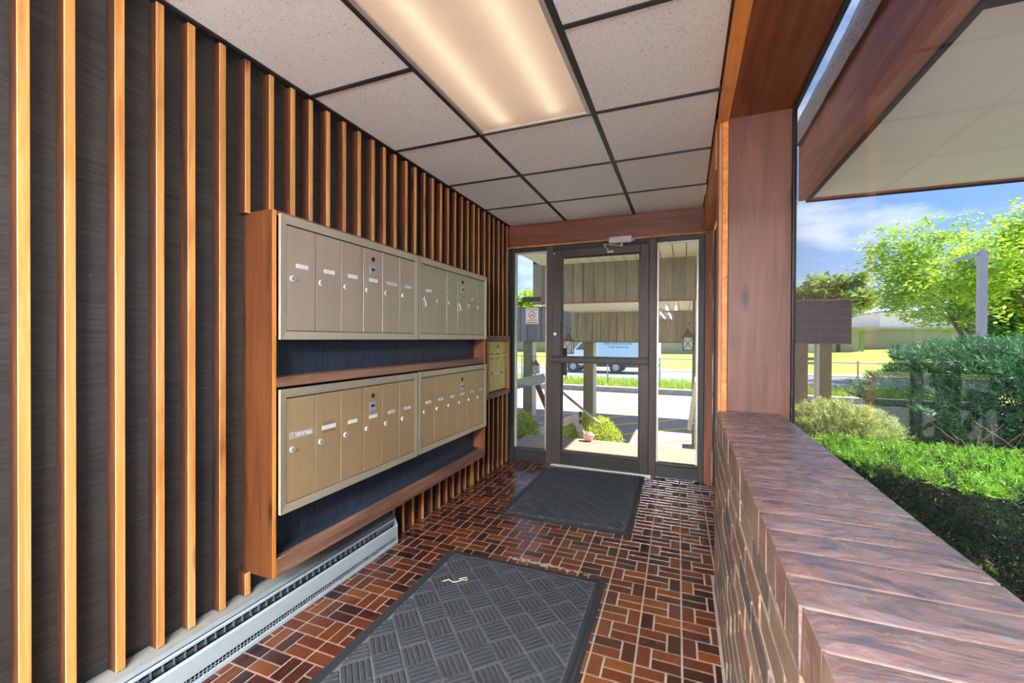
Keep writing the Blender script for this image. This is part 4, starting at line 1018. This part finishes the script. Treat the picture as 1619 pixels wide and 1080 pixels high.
for q, z in zip(LX, LZ): m.v += [(q, 31.4, -.86), (q, 50, z), (q, 95, z+.1), (q, 31.4, -1.3)]
for k in range(len(LX)-1):
    a = 4*k; m.f += [(a, a+4, a+5, a+1), (a+1, a+5, a+6, a+2), (a+3, a+7, a+4, a)]; m.mi += [0]*3
tag(m.build('lawn', 'lawn'), 'wide sunlit school lawn rising beyond the street', 'lawn', kind='structure')
def tuft_field(name, label, cat, mat, n, fn, h, rs, parent=None):
    m = MB(); m.tone = []; rr = random.Random(rs)
    for _ in range(n):
        x, y, z = fn(rr); a = rr.uniform(0, PI); hh = h*rr.uniform(.5, 1.25); w_ = hh*.10; dx, dy = math.cos(a)*w_, math.sin(a)*w_; lx, ly = rr.uniform(-.4, .4)*hh, rr.uniform(-.4, .4)*hh
        m.add([(x-dx, y-dy, z), (x+dx, y+dy, z), (x+lx, y+ly, z+hh)], [(0, 1, 2)]); m.tone.append(rr.random())
    o = m.build(name, mat, parent, origin=(0, 0, 0)); 
    if parent is None: tag(o, label, cat, kind='stuff')
    return o
tuft_field('grass_blades', '', '', 'blade', 14000, lambda r: (r.uniform(-9, 9), 17.8+3.6*r.random()**2, -.80), .20, 5, vg)['kind'] = 'stuff'

# chain link fence
fe = tag(empty('chain_link_fence', (0, 18.6, -.80)), 'galvanised chain link fence along the grass verge', 'fence')
FZ = .40
for x in [-9.1, -7.0, -4.9-.0, -3.06, -.93, 1.2, 3.4, 5.70, 7.9, 10.0]: MB().tube([(x, 18.6, -.8), (x, 18.6, FZ+.05)], .032, 8).build('fence_post', 'galv', fe)
MB().tube([(-14, 18.6, FZ), (14, 18.6, FZ-.03)], .024, 8).build('top_rail', 'galv', fe)
m = MB(); s_ = .10; x = -9.0
while x < 9.0:
    for sg_ in (1, -1):
        x1_ = x+sg_*(FZ+.78); m.add([(x-.003, 18.6+sg_*.004, -.78), (x+.003, 18.6+sg_*.004, -.78), (x1_+.003, 18.6+sg_*.004, FZ), (x1_-.003, 18.6+sg_*.004, FZ), (x, 18.607+sg_*.004, -.78), (x1_, 18.607+sg_*.004, FZ)], [(0, 1, 2, 3), (1, 4, 5, 2), (4, 0, 3, 5)])
    x += s_
o = m.build('wire_mesh', 'galv', fe, origin=(0, 18.6, -.8)); o['kind'] = 'stuff'

# box truck
tk = tag(empty('box_truck', (-2.5, 27, -.9)), 'white and pale blue box truck parked on the street', 'truck')
ty0, ty1 = 26.2, 28.4
MB().box(-5.02, -1.36, ty0, ty1, -.18, 1.75).build('cargo_box', 'truckblue', tk, bevel=.04)
MB().box(-5.05, -4.90, ty0-.02, ty1, -.2, 1.77).build('box_corner_trim', 'truckwhite', tk); MB().box(-5.05, -1.34, ty0-.02, ty1+.02, -.26, -.16).build('box_skirt', 'truckwhite', tk)
MB().prism([(-7.3, -.45), (-7.3, .18), (-6.55, .40), (-5.75, 1.25), (-5.1, 1.35), (-5.1, -.45)], 1, ty0+.05, ty1-.05).build('cab', 'truckwhite', tk, bevel=.05)
MB().prism([(-6.30, .52), (-5.72, 1.12), (-5.25, 1.15), (-5.25, .52)], 1, ty0+.02, ty0+.045).build('cab_window', 'darkglass', tk)
MB().box(-5.1, -1.45, ty0+.25, ty1-.25, -.52, -.2).build('chassis', 'under', tk)
for x in (-6.45, -3.83): 
    for y in (ty0+.0, ty1-.3):
        wv = MB().tube([(x, y, -.52), (x, y+.26, -.52)], .37, 24).build('wheel', 'tyre', tk); MB().tube([(x, y-.012, -.52), (x, y+.0, -.52)], .20, 18).build('hub', 'hub', wv)
m = MB(); rr = random.Random(21)
def scribble(x, x_end, z, h):
    while x < x_end:
        wl_ = rr.uniform(.30, .52)
        xx = x
        while xx < min(x+wl_, x_end):
            hh = h*rr.choice((.6, .6, 1.0)); m.box(xx, xx+.022, ty0-.024, ty0-.016, z, z+hh); m.box(xx, xx+.055, ty0-.024, ty0-.016, z+rr.choice((0, .5, .55))*h, z+.12*h+rr.choice((0, .5))*h); xx += .075
        x += wl_+.10
scribble(-4.55, -2.85, .86, .13); scribble(-4.30, -3.05, .66, .12)
m.build('side_lettering', 'textblue', tk)

# school
sh = tag(empty('school_building', (10, 52, -.4)), 'long low brick school with a white upper block beyond the lawn', 'building')
MB().box(-60, 15.4, 50, 62, -.6, 2.15).build('wing_wall', 'schoolbrick', sh); MB().box(-60.3, 16.4, 49.2, 62, 2.15, 2.40).build('roof_edge', 'schoolroof', sh)
MB().box(15.4, 30, 54, 64, .1, 2.30).build('recessed_wall', 'schoolgrey', sh); MB().box(15.2, 30.3, 53.7, 64.2, 2.30, 2.42).build('roof_edge', 'schoolroof', sh)
MB().box(19.0, 40, 56, 68, 2.3, 4.1).build('upper_block', 'schoolwhite', sh); MB().box(18.9, 40.2, 55.9, 68.2, 4.1, 4.22).build('roof_edge', 'schoolroof', sh)
for (a, b, mt) in ((15.45, 15.75, 'schoolgreen'), (13.6, 13.9, 'under'), (11.2, 12.2, 'schoolwhite'), (8.6, 9.0, 'under')): MB().box(a, b, 49.9, 50.0, .0, 2.1).build('door_panel', mt, sh)
for k in range(14):
    a = -34+k*3.0
    if a < 8: 
        wv = MB().box(a, a+1.7, 49.93, 50.0, .9, 1.9).build('window', 'darkglass', sh); MB().box(a+.82, a+.88, 49.90, 49.93, .9, 1.9).build('window_bar', 'schoolwhite', wv)

# light pole
lp = tag(empty('lamp_post', (7.7, 16, -.95)), 'grey square lamp post in front of the big tree', 'lamp post')
MB().box(7.615, 7.785, 15.92, 16.08, -.95, 3.70).build('pole', 'polemetal', lp)
MB().obox((7.62, 16, 3.60), (7.42, 16, 3.55), .06, .07).build('arm', 'polemetal', lp); MB().prism([(7.44, 3.60), (7.44, 3.50), (7.02, 3.42), (6.98, 3.45), (7.1, 3.52)], 1, 15.86, 16.14).build('lamp_head', 'polemetal', lp)
# ================================================================== PLANTS
def grow(rr, p, d, ln, rad, depth, segs, tips, up=.15, spread=.6, nkid=3):
    pts = [p.copy()]; rads = [rad]; n = 5; q = p.copy(); dd = d.copy()
    for i in range(n):
        dd = (dd+Vector((rr.uniform(-1, 1), rr.uniform(-1, 1), rr.uniform(-.6, 1)))*.13+Vector((0, 0, up*.12))).normalized()
        q = q+dd*ln/n; pts.append(q.copy()); rads.append(rad*(1-.55*(i+1)/n))
    segs.append((pts, rads))
    if depth <= 3:
        for i in range(1, n+1): tips.append((pts[i], dd.copy(), depth))
    if depth == 0: return
    for k in range(nkid):
        i = rr.randint(2, n); a = rr.uniform(0, 2*PI)
        o = dd.orthogonal().normalized(); o = (Matrix.Rotation(a, 3, dd) @ o)
        nd = (dd*(1-spread*.6)+o*spread+Vector((0, 0, up))).normalized()
        grow(rr, pts[i], nd, ln*rr.uniform(.62, .82), max(rads[i]*.72, .006), depth-1, segs, tips, up, spread, nkid)
def leafcloud(m, rr, tips, per, spread, size, flat=.5, light=(0, 0, 1)):
    for (p, d, dep) in tips:
        for _ in range(per):
            c = p+Vector((rr.gauss(0, spread), rr.gauss(0, spread), rr.gauss(0, spread*flat)))
            a = Vector((rr.gauss(0, 1), rr.gauss(0, 1), rr.gauss(0, .45))).normalized(); n_ = Vector((rr.gauss(0, .6), rr.gauss(0, .6), 1)).normalized()
            b = a.cross(n_).normalized(); s_ = size*rr.uniform(.6, 1.35)
            m.add([c-a*s_, c+b*s_*.38, c+a*s_, c-b*s_*.38], [(0, 1, 2, 3)]); m.tone.append(min(1, max(0, rr.gauss(.5, .25))))
def tree(name, label, base, trunk_h, ln, rad, depth, seed, leafm, per, spread, size, group=None, up=.15, sp=.65, nkid=3, lean=(0, 0), cat='tree'):
    rr = random.Random(seed); segs = []; tips = []
    b = Vector(base); top = b+Vector((lean[0], lean[1], trunk_h))
    segs.append(([b, (b+top)/2+Vector((rr.uniform(-.05, .05), 0, 0)), top], [rad*1.2, rad, rad*.85]))
    for k in range(nkid+1):
        a = 2*PI*k/(nkid+1)+rr.uniform(-.4, .4); grow(rr, top, Vector((math.cos(a)*sp, math.sin(a)*sp, .75)).normalized(), ln, rad*.65, depth, segs, tips, up, sp, nkid)
    t = tag(empty(name, base), label, cat, group)
    m = MB()
    for pts, rads in segs: m.tube(pts, rads, 7 if rads[0] > .05 else 4, cap=False)
    m.build('trunk', 'bark', t, origin=tuple(base), smooth=True)
    m = MB(); m.tone = []; leafcloud(m, rr, tips, per, spread, size)
    o = m.build('crown', leafm, t, origin=tuple(base)); o['kind'] = 'stuff'
    return t
tree('locust_tree', 'tall airy yellow green tree behind the lamp post', (12.4, 25.0, -.8), .75, 3.25, .20, 4, 5, 'leaf_tree', 14, .30, .12, up=.12, sp=.70, nkid=3)
tree('maple_tree', 'denser green tree at the picture edge behind the big juniper', (19.2, 33.0, -.75), 1.6, 2.6, .25, 3, 9, 'leaf_tree2', 34, .36, .19, up=.1, sp=.85, nkid=4)
tree('background_tree', 'round tree rising above the dark canopy fascia', (10.4, 42.0, -.2), 2.4, 2.3, .22, 3, 12, 'leaf_far', 26, .36, .22, 'trees far beyond the lawn', sp=.8, nkid=3)
tree('background_tree', 'small rounded tree left of the white school block', (17.6, 76, .3), 1.2, 2.3, .2, 2, 14, 'leaf_far', 60, .65, .30, 'trees far beyond the lawn', sp=.9, nkid=4)
tree('background_tree', 'far tree seen through the left sidelight above the fascia', (-17.5, 43.5, -.5), 2.0, 2.6, .25, 3, 15, 'leaf_tree', 24, .42, .24, 'trees far beyond the lawn', sp=.8, nkid=3)
tree('background_tree', 'far tree at the frame side of the left sidelight', (-27.0, 42, -.5), 1.6, 2.4, .25, 3, 16, 'leaf_tree', 24, .42, .24, 'trees far beyond the lawn', sp=.8, nkid=3)

def sprig(m, rr, p, d, size, nb, tone, wid=.10, fan=.75, lenvar=.4):
    d = d.normalized(); o = d.orthogonal().normalized()
    for k in range(nb):
        t = k/(nb-1) if nb > 1 else 0; base = p+d*size*.75*t
        for sg_ in (1, -1):
            a = rr.uniform(0, 2*PI); side = (Matrix.Rotation(a, 3, d) @ o)
            dd = (d*(1-fan*.5)+side*fan).normalized(); ln = size*(.55-.3*t)*rr.uniform(1-lenvar, 1+lenvar); wv = dd.cross(Vector((rr.uniform(-1, 1), rr.uniform(-1, 1), rr.uniform(-1, 1)))).normalized()*ln*wid
            m.add([base-wv, base+wv, base+dd*ln], [(0, 1, 2)]); m.tone.append(min(1, max(0, tone+rr.uniform(-.12, .12))))
def bush(name, label, cat, leafm, centre, radii, n, size, seed, nb=5, fan=.7, wid=.10, tone=lambda r, z, u: r.random(), inner='twig', zmin=-1, upbias=.2, lobes=0.22, branches=26, group=None):
    rr = random.Random(seed); C = Vector(centre)
    t = tag(empty(name, (C.x, C.y, C.z-radii[2])), label, cat, group)
    m = MB(); m.tone = []
    for _ in range(n):
        v_ = Vector((rr.gauss(0, 1), rr.gauss(0, 1), rr.gauss(0, 1))).normalized()
        if v_.z < zmin: v_.z = -v_.z
        k = 1+lobes*noise.noise(v_*2.4+Vector((seed, 0, 0)))+.10*noise.noise(v_*7+Vector((0, seed, 0)))
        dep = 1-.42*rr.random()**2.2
        p = C+Vector((v_.x*radii[0], v_.y*radii[1], v_.z*radii[2]))*k*dep
        d = (v_+Vector((rr.uniform(-.5, .5), rr.uniform(-.5, .5), upbias))).normalized()
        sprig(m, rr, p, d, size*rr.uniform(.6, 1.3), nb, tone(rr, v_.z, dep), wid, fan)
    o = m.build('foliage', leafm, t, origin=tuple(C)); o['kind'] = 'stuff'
    m = MB()
    for k in range(branches):
        a = rr.uniform(0, 2*PI); b = Vector((C.x+rr.uniform(-.3, .3)*radii[0], C.y+rr.uniform(-.3, .3)*radii[1], C.z-radii[2]))
        e_ = C+Vector((math.cos(a)*radii[0]*rr.uniform(.5, .85), math.sin(a)*radii[1]*rr.uniform(.5, .85), rr.uniform(-.35, .55)*radii[2]))
        md = (b+e_)/2+Vector((rr.uniform(-.1, .1), rr.uniform(-.1, .1), rr.uniform(-.1, .12)))*radii[0]*.6; r0 = rr.uniform(.010, .026)
        m.tube([b, (b+md)/2+Vector((rr.uniform(-.05, .05), rr.uniform(-.05, .05), 0)), md, (md+e_)/2+Vector((rr.uniform(-.06, .06), 0, rr.uniform(-.06, .06))), e_], [r0, r0*.85, r0*.65, r0*.4, r0*.15], 6, cap=False)
    m.build('branches', inner, t, origin=tuple(C), smooth=True)
    return t
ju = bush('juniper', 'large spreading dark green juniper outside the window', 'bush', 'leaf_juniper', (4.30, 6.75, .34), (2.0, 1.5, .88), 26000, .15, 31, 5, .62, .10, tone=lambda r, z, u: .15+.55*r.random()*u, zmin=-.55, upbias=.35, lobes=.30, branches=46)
bush('small_juniper', 'low yellowish juniper beside the cedar post outside', 'bush', 'leaf_yellowjun', (1.45, 5.35, .06), (.60, .48, .42), 6500, .09, 33, 5, .7, .11, zmin=-.5, upbias=.4, branches=14)
# bare twigs under the big juniper
m = MB(); rr = random.Random(77)
for k in range(260):
    b = Vector((rr.uniform(2.55, 3.6), rr.uniform(4.9, 5.8), rr.uniform(-.32, .10))); d = Vector((rr.uniform(-1, .5), rr.uniform(-.8, .2), rr.uniform(-.15, .6))).normalized(); ln = rr.uniform(.2, .6); r0 = rr.uniform(.003, .007)
    p1 = b+d*ln*.5+Vector((rr.uniform(-.05, .05), 0, rr.uniform(-.04, .08))); m.tube([b, p1, b+d*ln+Vector((0, 0, rr.uniform(-.06, .1)))], [r0, r0*.8, r0*.3], 4, cap=False)
for k in range(9):
    b = Vector((rr.uniform(3.0, 3.9), rr.uniform(5.2, 5.9), -.34)); e_ = b+Vector((rr.uniform(-.7, .9), rr.uniform(-.7, .1), rr.uniform(.5, .9))); md = (b+e_)/2+Vector((rr.uniform(-.2, .2), 0, -.08)); m.tube([b, md, e_], [.03, .022, .008], 6, cap=False)
o = m.build('bare_twigs', 'twig', ju, origin=(2.6, 5.2, -.34), smooth=True); o['label'] = 'tangle of bare pale twigs'; o['kind'] = 'stuff'

# yew hedge: bright new tips on its clipped top, dark body and stems below
def yew():
    rr = random.Random(41); t = tag(empty('yew_hedge', (2.0, 3.0, -.32)), 'clipped yew hedge with bright green tips outside the window', 'hedge')
    m = MB(); m.tone = []
    X0, X1, Y0, Y1, Z0, Z1 = .95, 3.9, 2.84, 3.85, -.15, .44
    def top(x, y): return Z1+.05*noise.noise(Vector((x*2.3, y*2.3, 3)))+.03*noise.noise(Vector((x*6, y*6, 1)))
    def front(x): return Y0+max(0, (1.28-x))*1.7+.05*noise.noise(Vector((x*4, 0, 5)))
    for _ in range(6500):
        x = rr.uniform(X0, X1); y = rr.uniform(front(x), Y1); z = top(x, y)-.05*rr.random()**1.5
        sprig(m, rr, Vector((x, y, z)), Vector((rr.uniform(-.9, .9), rr.uniform(-.9, .6), .8)), .075*rr.uniform(.7, 1.3), 6, .66+.25*rr.random() if rr.random() < .8 else .35, .10, .75)
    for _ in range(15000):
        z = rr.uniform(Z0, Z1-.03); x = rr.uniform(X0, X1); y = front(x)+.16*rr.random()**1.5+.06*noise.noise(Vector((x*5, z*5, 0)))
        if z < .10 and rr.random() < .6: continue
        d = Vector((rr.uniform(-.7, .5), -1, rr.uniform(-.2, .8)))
        newtip = noise.noise(Vector((x*7, z*9, 8))) > .42 and rr.random() < .55  # clumps of bright new tips on the front
        sprig(m, rr, Vector((x, y-(.03 if newtip else 0), z)), d, .065*rr.uniform(.7, 1.3), 5, .64+.25*rr.random() if newtip else .42*rr.random(), .10, .75)
    for _ in range(6000):
        x = rr.uniform(X0, X1); y = rr.uniform(front(x)+.1, Y1); z = rr.uniform(-.02, Z1-.05)
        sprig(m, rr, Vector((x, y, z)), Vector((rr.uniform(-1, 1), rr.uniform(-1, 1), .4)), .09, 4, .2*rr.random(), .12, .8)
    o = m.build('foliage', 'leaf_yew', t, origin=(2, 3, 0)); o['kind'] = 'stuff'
    m = MB()
    for k in range(34):
        x = X0+.1+(X1-X0-.2)*k/33; b = Vector((x, rr.uniform(3.05, 3.4), -.33)); e_ = Vector((x+rr.uniform(-.4, .4), rr.uniform(2.88, 3.6), rr.uniform(.15, .42))); md = (b+e_)/2+Vector((rr.uniform(-.12, .12), rr.uniform(-.12, .06), rr.uniform(-.05, .1))); r0 = rr.uniform(.006, .017)
        m.tube([b, (b+md)/2, md, (md+e_)/2+Vector((rr.uniform(-.05, .05), rr.uniform(-.05, .05), 0)), e_], [r0, r0*.9, r0*.7, r0*.5, r0*.2], 6, cap=False)
    m.build('stems', 'bark', t, origin=(2, 3, -.33), smooth=True)
yew()
bush('boxwood_hedge', 'bright clipped hedge beyond the landing in the left sidelight', 'hedge', 'leaf_box', (-2.80, 5.66, -.12), (.92, .34, .37), 6500, .055, 52, 4, .8, .22, tone=lambda r, z, u: .25+.45*r.random()+.25*max(0, z)*u, zmin=-.8, upbias=.3, lobes=.10, branches=12, group='clipped hedges beside the landing')
bush('boxwood_hedge', 'low clipped hedge beyond the landing behind the door glass', 'hedge', 'leaf_box', (-1.20, 5.95, -.20), (.40, .26, .30), 3200, .05, 53, 4, .8, .22, tone=lambda r, z, u: .2+.45*r.random()+.2*max(0, z)*u, zmin=-.8, upbias=.3, lobes=.10, branches=8, group='clipped hedges beside the landing')
